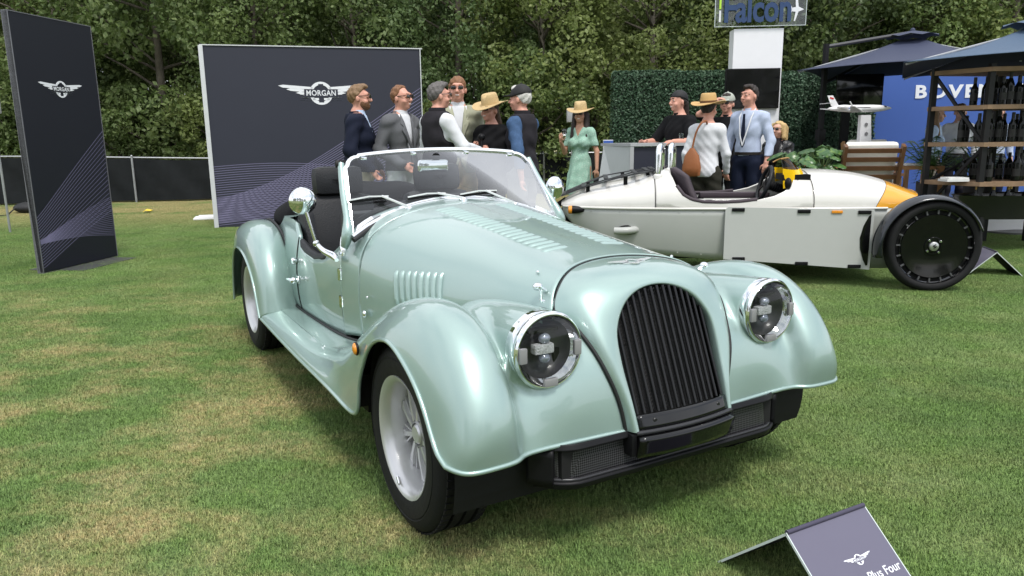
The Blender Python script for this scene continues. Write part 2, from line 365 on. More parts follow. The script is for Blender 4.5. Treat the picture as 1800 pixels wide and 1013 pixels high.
for s in (-1, 1):
    for k in range(21):                                        # top louvres
        x = -.93 + k * .0435; yc = s * (.155 - .028 * k / 20); hw = .062
        u0 = ucol(bon, x + .029, .5); u1 = ucol(bon, x, .5); va = vcol(bon, u0, yc - hw, .2, .8); vb = vcol(bon, u0, yc + hw, .2, .8)
        g = patch(bon, lambda a, b: (u1 + (u0 - u1) * a, va + (vb - va) * b), lambda a, b: -.0008 + .0125 * math.sin(min(1, b * 6, (1 - b) * 6) * math.pi / 2) * math.sin(math.pi * a ** .75) ** .8, 8, 12, -1)
        obj('louvre', gridmesh('louvre', g, flip=False), PAINT, bonnet)
    for k in range(8):                                          # side louvres
        x = -.700 + k * .0435; zb = .590 + .008 * k; zt = .748 + .004 * k
        g = np.zeros((9, 7, 3)); 
        vs = np.linspace(.02, .3, 900) if s < 0 else np.linspace(.98, .7, 900)
        for j, b in enumerate(np.linspace(0, 1, 7)):
            u = ucol(bon, x + .031 * b, vs[270]); ut = ucol(bon, x - .035 + .031 * b, vs[270])
            for i, a in enumerate(np.linspace(0, 1, 9)):
                ua = u + (ut - u) * a; col = bon.rows([ua], vs)[0]; kx = int(np.argmin(abs(col[:, 2] - (zb + (zt - zb) * a)))); p, du, dv, n = bon.frame(ua, float(vs[kx]))
                g[i, j] = p + n * -1 * (-.0008 + .019 * math.sin(math.pi * b ** 1.25) ** .55 * min(1, a * 8, (1 - a) * 8) ** .5)
        obj('louvre', gridmesh('louvre', g, flip=(s > 0)), PAINT, bonnet)

# ---- radiator shell and grille
S_ = [(.480, .212, .392), (.462, .228, .48), (.437, .258, .57), (.375, .292, .665), (.272, .334, .742), (.237, .303, .797), (.192, .235, .840), (.144, .13, .860), (.124, 0, .866)]
M_ = [(.512, .203, .394), (.488, .214, .485), (.459, .233, .575), (.418, .253, .665), (.362, .270, .748), (.33, .243, .802), (.298, .18, .835), (.272, .095, .852), (.264, 0, .857)]
N_ = [(.520, .194, .394), (.495, .201, .48), (.463, .210, .565), (.430, .215, .65), (.404, .205, .712), (.382, .170, .768), (.362, .118, .803), (.350, .060, .820), (.346, 0, .825)]
G_ = [(.515, .186, .394), (.487, .192, .48), (.455, .198, .56), (.425, .2, .64), (.401, .188, .70), (.379, .152, .752), (.362, .104, .785), (.353, .052, .802), (.350, 0, .807)]
Gi = [(x - .03, y * .985, z - .004) for x, y, z in G_]
N_ = [tuple(np.array(g_) + .45 * (np.array(n_) - np.array(g_))) for n_, g_ in zip(N_, G_)]
shell = Net([full(S_), full(M_), full(N_), full(G_), full(Gi)])
rs = obj('radiator_shell', gridmesh('radiator_shell', shell.rows(np.linspace(0, 1, 60), np.linspace(0, 1, 140)), flip=True), PAINT, car)
def gx(y, z): return .515 - (z - .394) * .41 + .022 * (1 - (y / .2) ** 2) - .012
def gtop(y):
    half = spline([(p[1], p[2], 0) for p in G_], 200); i0 = int(np.argmax(half[:, 0])); h = half[i0:]
    k = int(np.argmin(abs(h[:, 0] - abs(y)))); return float(h[k, 1])
grille = empty('radiator_grille'); grille.parent = car
ob = MB(); nn = 24
Gs = spline(full(G_), 90); ring = [(gx(p[1], p[2]) - .05, p[1] * .995, p[2] - .002) for p in Gs]
ob.add(ring + [(.40, 0, .60)], [(i, i + 1, 90) for i in range(89)] + [(89, 0, 90)])
back = ob.build('backing', DARK, grille)
NB = 15
for k in range(NB):
    y = -.175 + .35 * k / (NB - 1); zt = gtop(y) - .003
    zs = np.linspace(.44, zt, 16); pts = [(gx(y, z), y, z) for z in zs]
    b = MB(); 
    for q in range(len(pts) - 1): pass
    b.tube(pts, .0052, 8); b.build('grille_bar', mat('grille_bar_black', (.008, .008, .009), .30, .0, .0, var=.1, spec=.45), grille, 60)
# zig-zag mesh behind the bars
mm = MB()
for r_ in range(34):
    z = .445 + r_ * .0108; pts = []
    for k in range(43):
        y = -.18 + .36 * k / 42
        if z < gtop(y) - .006: pts.append((gx(y, z) - .016, y, z + (.0035 if k % 2 else -.0035)))
    if len(pts) > 3: mm.tube(pts, .0016, 4)
o = mm.build('mesh_insert', mat('mesh_black', (.010, .010, .011), .55, spec=.3), grille, 60); o['kind'] = 'stuff'
pl = MB()
P = np.array([[(gx(y, z) + .004, y, z) for z in np.linspace(.396, .438, 5)] for y in np.linspace(-.184, .184, 20)])
o = obj('lower_plate', gridmesh('lower_plate', P), GLOSSB, grille); solid(o, .006)
for y in (-.125, .14): MB().lathe([(0, .006), (.006, .006), (.009, .003), (.009, -.002)], 16, 'x', (gx(y, .42) + .006, y, .42)).build('bolt', mat('black_bolt', (.03, .03, .03), .3, .5), grille)
# little chevron notch of light reflection plate in the middle of the lower plate
# ---- badge : winged emblem on the shell
def emblem(parent, m, size, mtx, bar_m=None, letters=True, text_m=None, depth=.0015, name='emblem'):
    """winged roundel, width = size; mtx maps local (x right, y up, z out)"""
    e = MB(); W = size / 2
    for s in (-1, 1):
        for k in range(5):
            t = k / 4; yt = .115 - .062 * k; x1 = 1.0 - .17 * k - .03 * k * k * .5
            up0 = (.20, yt + .0); tip = (x1, yt + .055 - .02 * k); th = .050
            poly = [(.20, yt + th * .5), (.45, yt + th * .5 + .018 * (1 - t)), (x1 - .12, yt + th * .5 + .05 - .012 * k), tip, (x1 - .10, yt - th * .2 + .02 - .01 * k), (.5, yt - th * .5 + .006), (.20, yt - th * .5)]
            poly = [(s * p[0] * W, p[1] * W * 1.05) for p in poly]
            if s < 0: poly = poly[::-1]
            e.prism(poly, depth * size)
    e.lathe([(.20 * W, 0), (.20 * W, depth * size), (.275 * W, depth * size), (.275 * W, 0)], 28)
    e.v = [(p[0], p[1] - .02 * W, p[2]) for p in e.v]
    e.v = [tuple(mtx @ Vector(p)) for p in e.v]
    o = e.build(name, m, parent, 40)
    if bar_m:
        b = MB().box((0, -.02 * W, depth * size * 1.1), (.80 * W, .19 * W, depth * size * 1.4)).box((0, .12 * W, depth * size * .6), (.12 * W, .16 * W, depth * size)).box((0, -.16 * W, depth * size * .6), (.12 * W, .16 * W, depth * size)); b.v = [tuple(mtx @ Vector(p)) for p in b.v]; b.build('name_bar', bar_m, parent, 0)
    if letters and text_m:
        me = text_mesh('MORGAN', .135 * size, depth * size * .25, 'lettering', bold=.002 * size, spacing=1.05)
        xs = [v.co.x for v in me.vertices]; kx = .70 * W / (max(xs) - min(xs))
        for v in me.vertices: v.co.x *= kx; v.co.y *= kx * 1.15
        me.transform(Matrix.Translation((0, -.02 * W, depth * size * 2.0))); me.transform(mtx); obj('lettering', me, text_m, parent)
    return o
u, v = .30, .5
p, du, dv, n = shell.frame(u, v); n = Vector(n); n = n if n.z > 0 else -n
Y = Vector((-1, 0, .0)); Y = (Y - n * Y.dot(n)).normalized(); X = Y.cross(n)
emblem(car, mat('satin_chrome', (.85, .86, .88), .22, .7, var=.03), .185, Matrix.Translation(Vector(p) + n * .0015) @ Matrix((X, Y, n)).transposed().to_4x4(), depth=.016, letters=False)

# ---- front wings (with running board), mirrored
I_ = [(.478, .212, .390), (.462, .228, .48), (.437, .258, .57), (.395, .282, .64), (.335, .312, .705), (.245, .338, .737), (.05, .372, .705), (-.10, .395, .655), (-.28, .42, .575), (-.48, .45, .50), (-.70, .495, .43), (-.92, .535, .385), (-1.12, .572, .362), (-1.45, .592, .352), (-1.75, .60, .350), (-2.03, .605, .352)]
V_ = [(.463, .40, .388), (.452, .40, .48), (.427, .40, .56), (.388, .40, .63), (.325, .41, .69), (.22, .43, .727), (.06, .445, .735), (-.10, .465, .70), (-.28, .485, .615), (-.48, .51, .525), (-.70, .545, .44), (-.92, .575, .385), (-1.12, .60, .360), (-1.45, .61, .352), (-1.75, .615, .350), (-2.03, .62, .352)]
Q_ = [(.466, .56, .388), (.446, .56, .47), (.414, .56, .542), (.372, .56, .602), (.308, .56, .666), (.212, .562, .718), (.07, .57, .740), (-.085, .572, .710), (-.272, .58, .632), (-.475, .59, .542), (-.70, .605, .447), (-.92, .62, .385), (-1.12, .64, .358), (-1.45, .65, .350), (-1.75, .65, .349), (-2.03, .65, .352)]
C_ = [(.500, .675, .388), (.507, .672, .46), (.492, .67, .535), (.452, .67, .61), (.385, .67, .69), (.265, .67, .762), (.10, .67, .787), (-.08, .67, .757), (-.28, .67, .675), (-.48, .67, .575), (-.70, .675, .462), (-.92, .685, .382), (-1.12, .695, .350), (-1.45, .70, .344), (-1.75, .70, .344), (-2.03, .70, .350)]
H_ = [(.488, .757, .387), (.490, .757, .45), (.462, .757, .52), (.418, .757, .59), (.345, .757, .662), (.235, .757, .722), (.085, .757, .746), (-.08, .757, .716), (-.26, .760, .635), (-.42, .762, .54), (-.58, .764, .44), (-.74, .765, .365), (-.95, .766, .332), (-1.36, .766, .325), (-1.72, .766, .327), (-2.03, .766, .335)]
L_ = [(.436, .799, .397), (.398, .804, .420), (.362, .804, .455), (.318, .804, .512), (.255, .804, .572), (.165, .804, .622), (.045, .804, .657), (-.07, .804, .637), (-.165, .803, .582), (-.24, .802, .500), (-.300, .801, .395), (-.362, .80, .290), (-.62, .80, .281), (-1.15, .80, .284), (-1.62, .80, .290), (-2.03, .80, .300)]
K_ = [(q[0] + (c_[0] - q[0]) * .80, .609 + (c_[1] - .67) * .4 + max(0, q[1] - .565) * .9, q[2] + (c_[2] - q[2]) * .80) for q, c_ in zip(Q_, C_)]
wing = Net(list(zip(I_, V_, Q_, K_, C_, H_, L_)))
def pod_sdf(q):
    s = np.clip((.415 - q[..., 0]) / .62, 0, 1.2); r = .114 * np.sqrt(np.clip(1 - np.clip(s, 0, 1) ** 1.7, 0, 1))
    d = np.hypot(q[..., 1] - (.457 - .035 * s), q[..., 2] - (.672 - .012 * s)) - r
    d = d * .9; return np.maximum(d, q[..., 0] - .395)
def smin(a, b, k): h = np.clip(.5 + .5 * (b - a) / k, 0, 1); return b + (a - b) * h - k * h * (1 - h)
U = np.linspace(0, 1, 230) ** 1.12; V = np.linspace(0, 1, 110)
WP = wing.rows(U, V)
nrm = np.cross(np.gradient(WP, axis=1), np.gradient(WP, axis=0)); nrm /= np.linalg.norm(nrm, axis=-1, keepdims=True) + 1e-9
dd = np.array([.30, 0, .954]); c = np.clip((nrm * dd).sum(-1), .15, 1)
ts = np.linspace(0, .30, 121); F = np.stack([smin(t * c, pod_sdf(WP + t * dd), .030) for t in ts]); ins = F <= 1e-6
k = ins.shape[0] - 1 - np.argmax(ins[::-1], axis=0); k2 = np.minimum(k + 1, 120)
Fa = np.take_along_axis(F, k[None], 0)[0]; Fb = np.take_along_axis(F, k2[None], 0)[0]; tt = ts[k] + (ts[k2] - ts[k]) * np.clip(-Fa / (Fb - Fa + 1e-9), 0, 1)
tt = np.where((WP[..., 0] > -.35) & (WP[..., 1] < .66), tt, 0)
WQ = WP + tt[..., None] * dd
for s in (-1, 1):
    me_ = gridmesh('front_wing', mir(WQ, s), flip=(s < 0)); bm = bmesh.new(); bm.from_mesh(me_)     # opening for the lamp
    inh = lambda q: math.hypot(abs(q.x * 0 + q.y) - .457, q.z - .672) < .101 and q.x > .30
    bmesh.ops.delete(bm, geom=[f_ for f_ in bm.faces if all(inh(v_.co) for v_ in f_.verts)], context='FACES'); bm.to_mesh(me_); bm.free()
    w_ = obj('front_wing', me_, PAINT, car); solid(w_, .005)
    # rolled edge
    edge = list(mir(WQ, s)[0]) + list(mir(WQ, s)[1:, -1])
    b = MB().tube(edge[::1], .0075, 8); b.build('rolled_edge', PAINT, w_, 60)
    b = MB().tube(mir(WQ, s)[:, 0] + np.array([.004, 0, .004]), .0058, 8); b.build('piping', PIPING, w_, 60)
    # arch liner and inner wall
    ln = MB().lathe([(.37, .40), (.365, .74)], 30, 'y', (0, 0, .319), rad(-20), rad(200)); ln.v = [(x, s * y, z) for x, y, z in ln.v]
    ln.box((0, s * .40, .48), (.76, .02, .36)); ln.box((-.40, s * .58, .36), (.02, .38, .12)); ln.build('arch_liner', DARK, w_, 0)
    # amber repeater
    MB().ball((-.300, s * .806, .553), (.021, .010, .022), 14, 8).build('side_repeater', AMBER, car, 60)
    MB().lathe([(.023, -.004), (.025, .002), (.021, .006)], 18, 'y', (-.300, s * .803, .553)).build('repeater_ring', SATIN, car, 60)
    # ---- headlight
    hl = empty('headlight'); hl.parent = car; cx, cy, cz = .415, s * .457, .672
    MB().lathe([(.104, -.05), (.112, -.048), (.1135, -.03), (.1155, -.012), (.1135, -.004), (.1165, 0), (.1165, .010), (.113, .013), (.112, .017), (.1095, .020), (.1065, .0195), (.1045, .014), (.098, .003), (.089, -.008)], 64, 'x', (cx, cy, cz)).build('bezel', CHROME, hl, 40)
    MB().lathe([(.0895, -.008), (.082, -.026), (.066, -.042), (.045, -.052), (.0, -.056)], 48, 'x', (cx, cy, cz)).build('reflector', REFLECTOR, hl, 60)
    MB().lathe([(.0, .036), (.03, .0345), (.06, .030), (.085, .022), (.105, .013)], 48, 'x', (cx, cy, cz)).build('lens', LENSG, hl, 60)
    pj = MB().box((cx - .02, cy - .002, cz), (.03, .066, .03), bev=.006)
    pj.build('projector_bar', mat('crystal_projector', (.78, .80, .84), .25, .0, var=.5, vscale=110, bump=.9, bscale=180), hl)
    for q in (-1, 1): MB().ball((cx - .018, cy + .004, cz + q * .030), (.016, .020, .016), 14, 8).build('projector_lens', mat('projector_glass', (.30, .33, .40), .08, .3, coat=1), hl, 60)
    MB().box((cx - .03, cy, cz + .055), (.03, .10, .010)).build('lamp_baffle', GLOSSB, hl)
    for a in (0, 180, 270):
        R = rot('X', rad(a)); b = MB().box((0, .093, 0), (.014, .024, .046), bev=.004); b.v = [tuple(R @ Vector(p)) for p in b.v]
        b.v = [(x + cx + .022, y + cy, z + cz) for x, y, z in b.v]; b.build('lens_tab', mat('grey_lens_tab', (.24, .24, .245), .3, var=.1, coat=.3), hl)

# ---- rear wings
rI = [(-2.00, .60, .34), (-2.045, .60, .42), (-2.10, .60, .53), (-2.22, .60, .685), (-2.39, .60, .765), (-2.60, .60, .79), (-2.82, .58, .755), (-2.98, .56, .65), (-3.07, .55, .47), (-3.10, .55, .24)]
rC = [(-1.965, .705, .335), (-1.985, .705, .42), (-2.025, .705, .55), (-2.14, .705, .69), (-2.33, .705, .772), (-2.57, .70, .795), (-2.81, .69, .757), (-2.98, .68, .645), (-3.07, .68, .465), (-3.10, .68, .24)]
rH = [(-1.99, .775, .325), (-2.01, .775, .41), (-2.05, .775, .53), (-2.155, .775, .648), (-2.335, .775, .725), (-2.56, .772, .750), (-2.79, .765, .715), (-2.95, .755, .605), (-3.035, .75, .44), (-3.06, .75, .24)]
rL = [(-2.05, .803, .300), (-2.085, .803, .36), (-2.135, .803, .45), (-2.235, .803, .55), (-2.37, .803, .612), (-2.54, .802, .637), (-2.72, .798, .61), (-2.86, .79, .51), (-2.95, .785, .37), (-2.985, .785, .24)]
rw = Net(list(zip(rI, rC, rH, rL))); RP = rw.rows(np.linspace(0, 1, 90), np.linspace(0, 1, 50))
for s in (-1, 1):
    w_ = obj('rear_wing', gridmesh('rear_wing', mir(RP, s), flip=(s < 0)), PAINT, car); solid(w_, .005)
    MB().tube(list(mir(RP, s)[:, -1]), .0075, 8).build('rolled_edge', PAINT, w_, 60)
    MB().tube(list(mir(RP, s)[:, 0] + np.array([.006, .008, .003])), .0085, 8).build('piping', PIPING, w_, 60)
    ln = MB().lathe([(.37, .40), (.36, .74)], 30, 'y', (-2.52, 0, .319), rad(-20), rad(200)); ln.v = [(x, s * y, z) for x, y, z in ln.v]
    ln.box((-2.52, s * .40, .42), (.80, .02, .5)); ln.build('arch_liner', DARK, w_, 0)

# ---- body tub : side sheet from scuttle to tail
_sx = [-1.19, -1.35, -1.6, -1.9, -2.2, -2.5, -2.8, -3.05, -3.25]
_sw = [.577, .592, .605, .612, .610, .595, .56, .50, .42]
def side_w(x): return float(_nat(np.array(_sx[::-1]), np.array(_sw[::-1])[:, None], np.array([x]))[0, 0])
_tx = [-3.25, -3.05, -2.75, -2.4, -2.15, -2.03, -1.93, -1.86, -1.75, -1.6, -1.45, -1.33, -1.25, -1.19]
_tz = [.52, .66, .785, .835, .835, .825, .775, .722, .690, .678, .700, .748, .795, .832]
def top_z(x): return float(np.interp(x, _tx, _tz))
def side_grid(x0, x1, n, s, off=0.):
    G = np.zeros((n, 16, 3))
    for i, x in enumerate(np.linspace(x0, x1, n)):
        w0 = side_w(x) + off; zt = top_z(x)
        for j, t in enumerate(np.linspace(0, 1, 16)):
            z = .325 + (zt - .325) * t; G[i, j] = (x, s * (w0 - .055 * max(0, (z - .55) / .30) ** 2 - .03 * max(0, (.50 - z) / .2) ** 2), z)
    return G
for s in (-1, 1):
    dr = obj('door', gridmesh('door', side_grid(-1.195, -1.905, 50, s), flip=(s > 0)), PAINT, car); solid(dr, .02)
    if s < 0: dr['label'] = 'low cut-away door with chrome handle and exposed hinges'
    q = obj('rear_quarter', gridmesh('rear_quarter', side_grid(-1.912, -3.25, 60, s), flip=(s > 0)), PAINT, car); solid(q, .02)
    for x in (-1.195, -1.908):
        col = side_grid(x, x - .001, 2, s, .0005)[0]; MB().tube(col, .0035, 6).build('shut_line', PIPING, dr, 60)
    low = side_grid(-1.15, -2.05, 30, s, .006)[:, 1]; MB().tube(low, .0075, 8).build('sill_piping', PIPING, car, 60)
    # inner trim
    o = obj('door_trim', gridmesh('door_trim', side_grid(-1.2, -2.3, 40, s, -.045), flip=(s > 0)), LEATHER, dr)
    pts = [(x, s * (side_w(x) - .035), top_z(x) + .004) for x in np.linspace(-1.40, -1.88, 14)]
    MB().tube(pts, [.014] + [.024] * 12 + [.014], 10).build('elbow_roll', LEATHER, dr, 60)
    # hinges, handle
    for z in (.66, .53): MB().box((-1.197, s * (side_w(-1.19) + .003), z), (.040, .012, .050), bev=.004).lathe([(.007, -.028), (.007, .028)], 10, 'z', (-1.197, s * (side_w(-1.19) + .008), z)).build('hinge', CHROME, dr)
    h = MB().box((-1.895, s * (side_w(-1.9) + .004), .53), (.085, .010, .040), bev=.004).tube([(-1.86, s * .618, .53), (-1.86, s * .655, .53), (-1.93, s * .66, .528)], [.012, .012, .009], 10).ball((-1.858, s * .645, .53), .019)
    h.build('handle', CHROME, dr, 60)
    MB().lathe([(0, .03), (.018, .028), (.02, .012), (.012, 0)], 16, 'y', (-1.90, s * .61, .63)).build('latch_knob', CHROME, dr, 60) if s > 0 else MB().lathe([(0, -.03), (.018, -.028), (.02, -.012), (.012, 0)], 16, 'y', (-1.90, -.61, .63)).build('latch_knob', CHROME, dr, 60)
# rear deck
dk = np.zeros((24, 21, 3))
for i, x in enumerate(np.linspace(-2.22, -3.25, 24)):
    w0 = side_w(x) - .055 * max(0, (top_z(x) - .55) / .3) ** 2
    for j, t in enumerate(np.linspace(-1, 1, 21)): dk[i, j] = (x, t * w0, top_z(x) + .05 * (1 - t * t))
obj('rear_deck', gridmesh('rear_deck', dk, flip=False), PAINT, car)
tl = MB(); base = [(x_, y_, z_) for x_, y_, z_ in dk[-1]]
tl.add(base + [(-3.30, p[1] * .95, .26) for p in base], [(i, i + 1, i + 22, i + 21) for i in range(20)]); tl.build('tail_panel', PAINT, car)
# underbody and cabin floor
ub = MB().box((-1.45, 0, .30), (3.3, .80, .16)).box((-1.7, 0, .36), (1.1, 1.12, .04)).box((-1.12, 0, .60), (.03, 1.05, .5)).box((-2.26, 0, .58), (.03, 1.1, .42)).box((.12, 0, .46), (.5, .56, .34)).box((-.55, 0, .46), (1.1, .72, .2))
ub.box((-1.25, 0, .275), (1.66, 1.46, .03)).box((-2.95, 0, .30), (.5, 1.1, .04)).box((.02, 0, .285), (.84, .74, .03))  # wide floor plates added to deepen the shadow on the grass
ub.build('underbody', DARK, car, 0)
# dashboard and cockpit rim roll
MB().box((-1.285, 0, .84), (.10, 1.06, .20), bev=.03).build('dashboard', mat('dash_dark', (.02, .02, .022), .5, var=.2), car)
MB().tube(spline([(-1.23, -.54, .80), (-1.22, -.50, .87), (-1.22, -.33, .945), (-1.22, 0, .985), (-1.22, .33, .945), (-1.22, .50, .87), (-1.23, .54, .80)], 40), .022, 8).build('scuttle_roll', LEATHER, car, 60)
# steering wheel
sw = empty('steering_wheel'); sw.parent = car
R = Matrix.Translation((-1.52, .30, .80)) @ Matrix.Rotation(rad(-68), 4, 'Y')
b = MB().tube([(math.cos(a) * .18, math.sin(a) * .18, 0) for a in np.linspace(0, 2 * math.pi, 33)[:-1]], .013, 8, closed=True); b.v = [tuple(R @ Vector(p)) for p in b.v]; b.build('rim', LEATHER, sw, 60)
b = MB()
for a in (0, 120, 240): b.bar((0, 0, -.01), (.17 * math.cos(rad(a + 30)), .17 * math.sin(rad(a + 30)), 0), .03, .006)
b.lathe([(0, .01), (.045, .008), (.05, -.02), (.02, -.16)], 20); b.v = [tuple(R @ Vector(p)) for p in b.v]; b.build('spokes', SATIN, sw)
# seats
for s in (-1, 1):
    st = empty('seat'); st.parent = car; y0 = s * .31
    def cushion(c, d, tilt, bev): 
        b = MB().box((0, 0, 0), d, bev=bev); R = rot('Y', tilt); b.v = [tuple(R @ Vector(p) + Vector(c)) for p in b.v]; return b
    cushion((-1.72, y0, .47), (.50, .44, .15), rad(-8), .05).build('seat_cushion', LEATHER, st, 50)
    cushion((-2.03, y0, .69), (.15, .42, .56), rad(-14), .06).build('backrest', LEATHER, st, 50)
    for q in (-1, 1): cushion((-1.99, y0 + q * .20, .66), (.17, .07, .44), rad(-14), .03).build('side_bolster', LEATHER, st, 50)
    cushion((-2.06, y0 - .0, 1.045), (.11, .29, .165), rad(-8), .045).build('headrest', LEATHER, st, 50)
    for q in (-.07, .07): MB().tube([(-2.06, y0 + q, .98), (-2.07, y0 + q, .92)], .007, 8).build('headrest_post', CHROME, st)
    emblem(st, SOFT, .10, Matrix.Translation((-1.995, y0, 1.05)) @ Matrix.Rotation(rad(90), 4, 'Z') @ Matrix.Rotation(rad(90), 4, 'X'), depth=.03, letters=False)
# folded hood (soft top) bundle
hb = MB(); n1, n2 = 28, 60; vv = []
for i in range(n1 + 1):
    t = -math.pi / 2 + math.pi * i / n1
    for j in range(n2):
        a = 2 * math.pi * j / n2; ca, sa = math.cos(a), math.sin(a); f = lambda q, e: math.copysign(abs(q) ** e, q)
        x = -2.50 + .30 * f(math.cos(t), .6) * f(ca, .7); y = .575 * f(math.cos(t), .6) * f(sa, .55); z = .850 + .130 * f(math.sin(t), .75)
        z += .035 * (ca) - .045 * (abs(y) / .57) ** 3 + .008 * math.sin(y * 19 + x * 9) + .006 * math.sin(x * 31 + y * 7); vv.append((x, y, z))
hb.add(vv, [(i * n2 + j, i * n2 + (j + 1) % n2, (i + 1) * n2 + (j + 1) % n2, (i + 1) * n2 + j) for i in range(n1) for j in range(n2)])
hb.build('folded_hood', SOFT, car, 60)

# ---- windscreen
def ws_loop(inset=0.):
    """outline in (y, t): bottom curve follows the scuttle, rounded top corners"""
    pts = []
    yb, yt = .545 - inset, .497 - inset
    for y in np.linspace(-yb, yb, 25): pts.append((y, 'b'))
    return pts
def scz(y): 
    return float(np.interp(abs(y), [0, .1, .2, .3, .4, .46, .5, .545], [.995, .991, .979, .958, .928, .905, .885, .862]))
def wsx(z): return -1.165 - (z - .99) * .72
Lp = []
for y in np.linspace(-.545, .545, 31): Lp.append((wsx(scz(y)) + .0, y, scz(y)))
# right hand rise (y>0), rounded corner, top edge back to y<0
def topz(y): return 1.215 - .03 * (y / .5) ** 2
cor = [(.545 - .048 * t, scz(.545) + (1.14 - scz(.545)) * t) for t in np.linspace(.08, 1, 9)]
arc = [(.497 - .012 - .058 * (1 - math.cos(a)) + 0.0, 1.14 + .047 * math.sin(a)) for a in np.linspace(.25, math.pi / 2, 6)]
for y, z in cor + arc: Lp.append((wsx(z), y, z))
for y in np.linspace(.42, -.42, 25): z = topz(y); Lp.append((wsx(z), y, z))
for y, z in (cor + arc)[::-1]: Lp.append((wsx(z), -y, z))
def flat_frame(loop, w, d):
    """rectangular-section frame along a closed loop lying in the screen plane"""
    L = [Vector(p) for p in loop]; n = len(L); nrm = Vector((1, 0, .72)).normalized(); v = []; c0 = sum(L, Vector()) / n
    for i in range(n):
        t = (L[(i + 1) % n] - L[i - 1]).normalized(); o = t.cross(nrm).normalized()
        if o.dot(L[i] - c0) < 0: o = -o
        for a, b in ((0, d), (w, d * .6), (w, -d), (0, -d)): v.append(L[i] + o * a + nrm * b)
    f = [(i * 4 + j, i * 4 + (j + 1) % 4, ((i + 1) % n) * 4 + (j + 1) % 4, ((i + 1) % n) * 4 + j) for i in range(n) for j in range(4)]
    return MB().add(v, f)
WSF = mat('windscreen_frame_chrome', (.86, .87, .88), .14, .85, .5, var=.03)
flat_frame(Lp, .018, .010).build('windscreen_frame', WSF, car, 40)
gl = MB(); k = len(Lp); c0 = np.mean(Lp, axis=0)
gl.add([tuple(p) for p in Lp] + [tuple(c0)], [(i, (i + 1) % k, k) for i in range(k)])
# planar glass: triangulate as fan in the screen plane
gl.build('windscreen_glass', GLASS, car, 0)
# rubber strip below the frame
rb = [(wsx(scz(y)) + .030, y * 1.02, scz(y) - .026) for y in np.linspace(-.545, .545, 41)]
MB().tube(rb, .013, 8).build('windscreen_seal', PIPING, car, 60)
MB().tube([(p[0] - .012, p[1], p[2] + .013) for p in rb], .013, 8).build('lower_frame', WSF, car, 60)
for s in (-1, 1):     # painted side posts, chrome foot, black cap
    a = Vector((wsx(1.17) - .01, s * .513, 1.165)); b_ = Vector((wsx(.86) - .005, s * .572, .86)); c_ = Vector((-1.115, s * .588, .775))
    MB().tube(spline([a, (a + b_) / 2, b_, c_], 20), [.017] * 12 + [.02, .024, .026, .026, .024, .02, .016, .01], 10).build('screen_post', PAINT, car, 60)
    MB().bar(a - Vector((0, 0, .012)), a + Vector((-.012, 0, .014)), .05, .03, bev=.006).build('post_cap', SATIN, car)
    ft = spline([(wsx(.90), s * .545, .90), (-1.115, s * .572, .84), (-1.09, s * .590, .785), (-1.085, s * .594, .762)], 16)
    MB().tube(ft, [.016, .017, .018, .019, .02, .02, .02, .02, .019, .018, .017, .016, .014, .012, .010, .008], 10).build('screen_foot', WSF, car, 60)
    MB().lathe([(0, .006), (.007, .006), (.007, -.006)], 10, 'y', (-1.088, s * .604, .775)).build('foot_bolt', CHROME, car)
# clips along the top, interior mirror
MB().tube([(wsx(1.19) - .03, -.02, 1.195), (wsx(1.17) - .03, -.02, 1.165)], .006, 8).lathe([(0, 0), (.022, 0), (.022, .006), (0, .006)], 18, 'x', (wsx(1.185) - .012, -.02, 1.185)).build('mirror_stem', SATIN, car)
b = MB().box((0, 0, 0), (.035, .165, .062), bev=.017); b.v = [(x + wsx(1.14) - .05, y - .035, z + 1.142) for x, y, z in b.v]; b.build('interior_mirror', CHROME, car, 60)
for y in (-.40, -.14, .15, .40): MB().box((wsx(topz(y) - .012) - .006, y, topz(y) - .008), (.02, .028, .014), bev=.004).build('hood_clip', CHROME, car)
# wipers
for px, ex, t0, t1 in ((-.262, -.377, -.531, -.343), (.023, -.094, -.245, -.05), (.311, .171, .031, .235)):
    wp = empty('wiper'); wp.parent = car
    zb = scz(px) - .030
    piv = Vector((-1.095, px, zb + .012)); el = Vector((-1.165 + .012, ex, 1.015))
    MB().lathe([(.018, -.012), (.018, .006), (.014, .016), (.010, .02), (0, .02)], 14, 'z', tuple(piv)).build('pivot', CHROME, wp)
    MB().bar(piv + Vector((0, 0, .016)), el + Vector((.008, 0, .004)), .017, .010, bev=.002).build('wiper_arm', mat('silver_wiper', (.80, .81, .82), .30, .4, var=.05), wp)
    a = Vector((wsx(1.0) + .014, t0, .998)); b_ = Vector((wsx(1.0) + .014, t1, 1.008))
    MB().bar(a, b_, .006, .012).build('wiper_blade', SATIN, wp)
    m_ = (a + b_) / 2; MB().bar(a + Vector((.008, 0, .008)), m_ + Vector((.012, 0, .016)), .009, .006).bar(m_ + Vector((.012, 0, .016)), b_ + Vector((.008, 0, .008)), .009, .006).build('blade_yoke', MATS['silver_wiper'], wp)
    MB().ball((-1.06, px + .10, scz(px + .1) - .034), (.012, .009, .010), 10, 6).build('washer_jet', SATIN, wp)
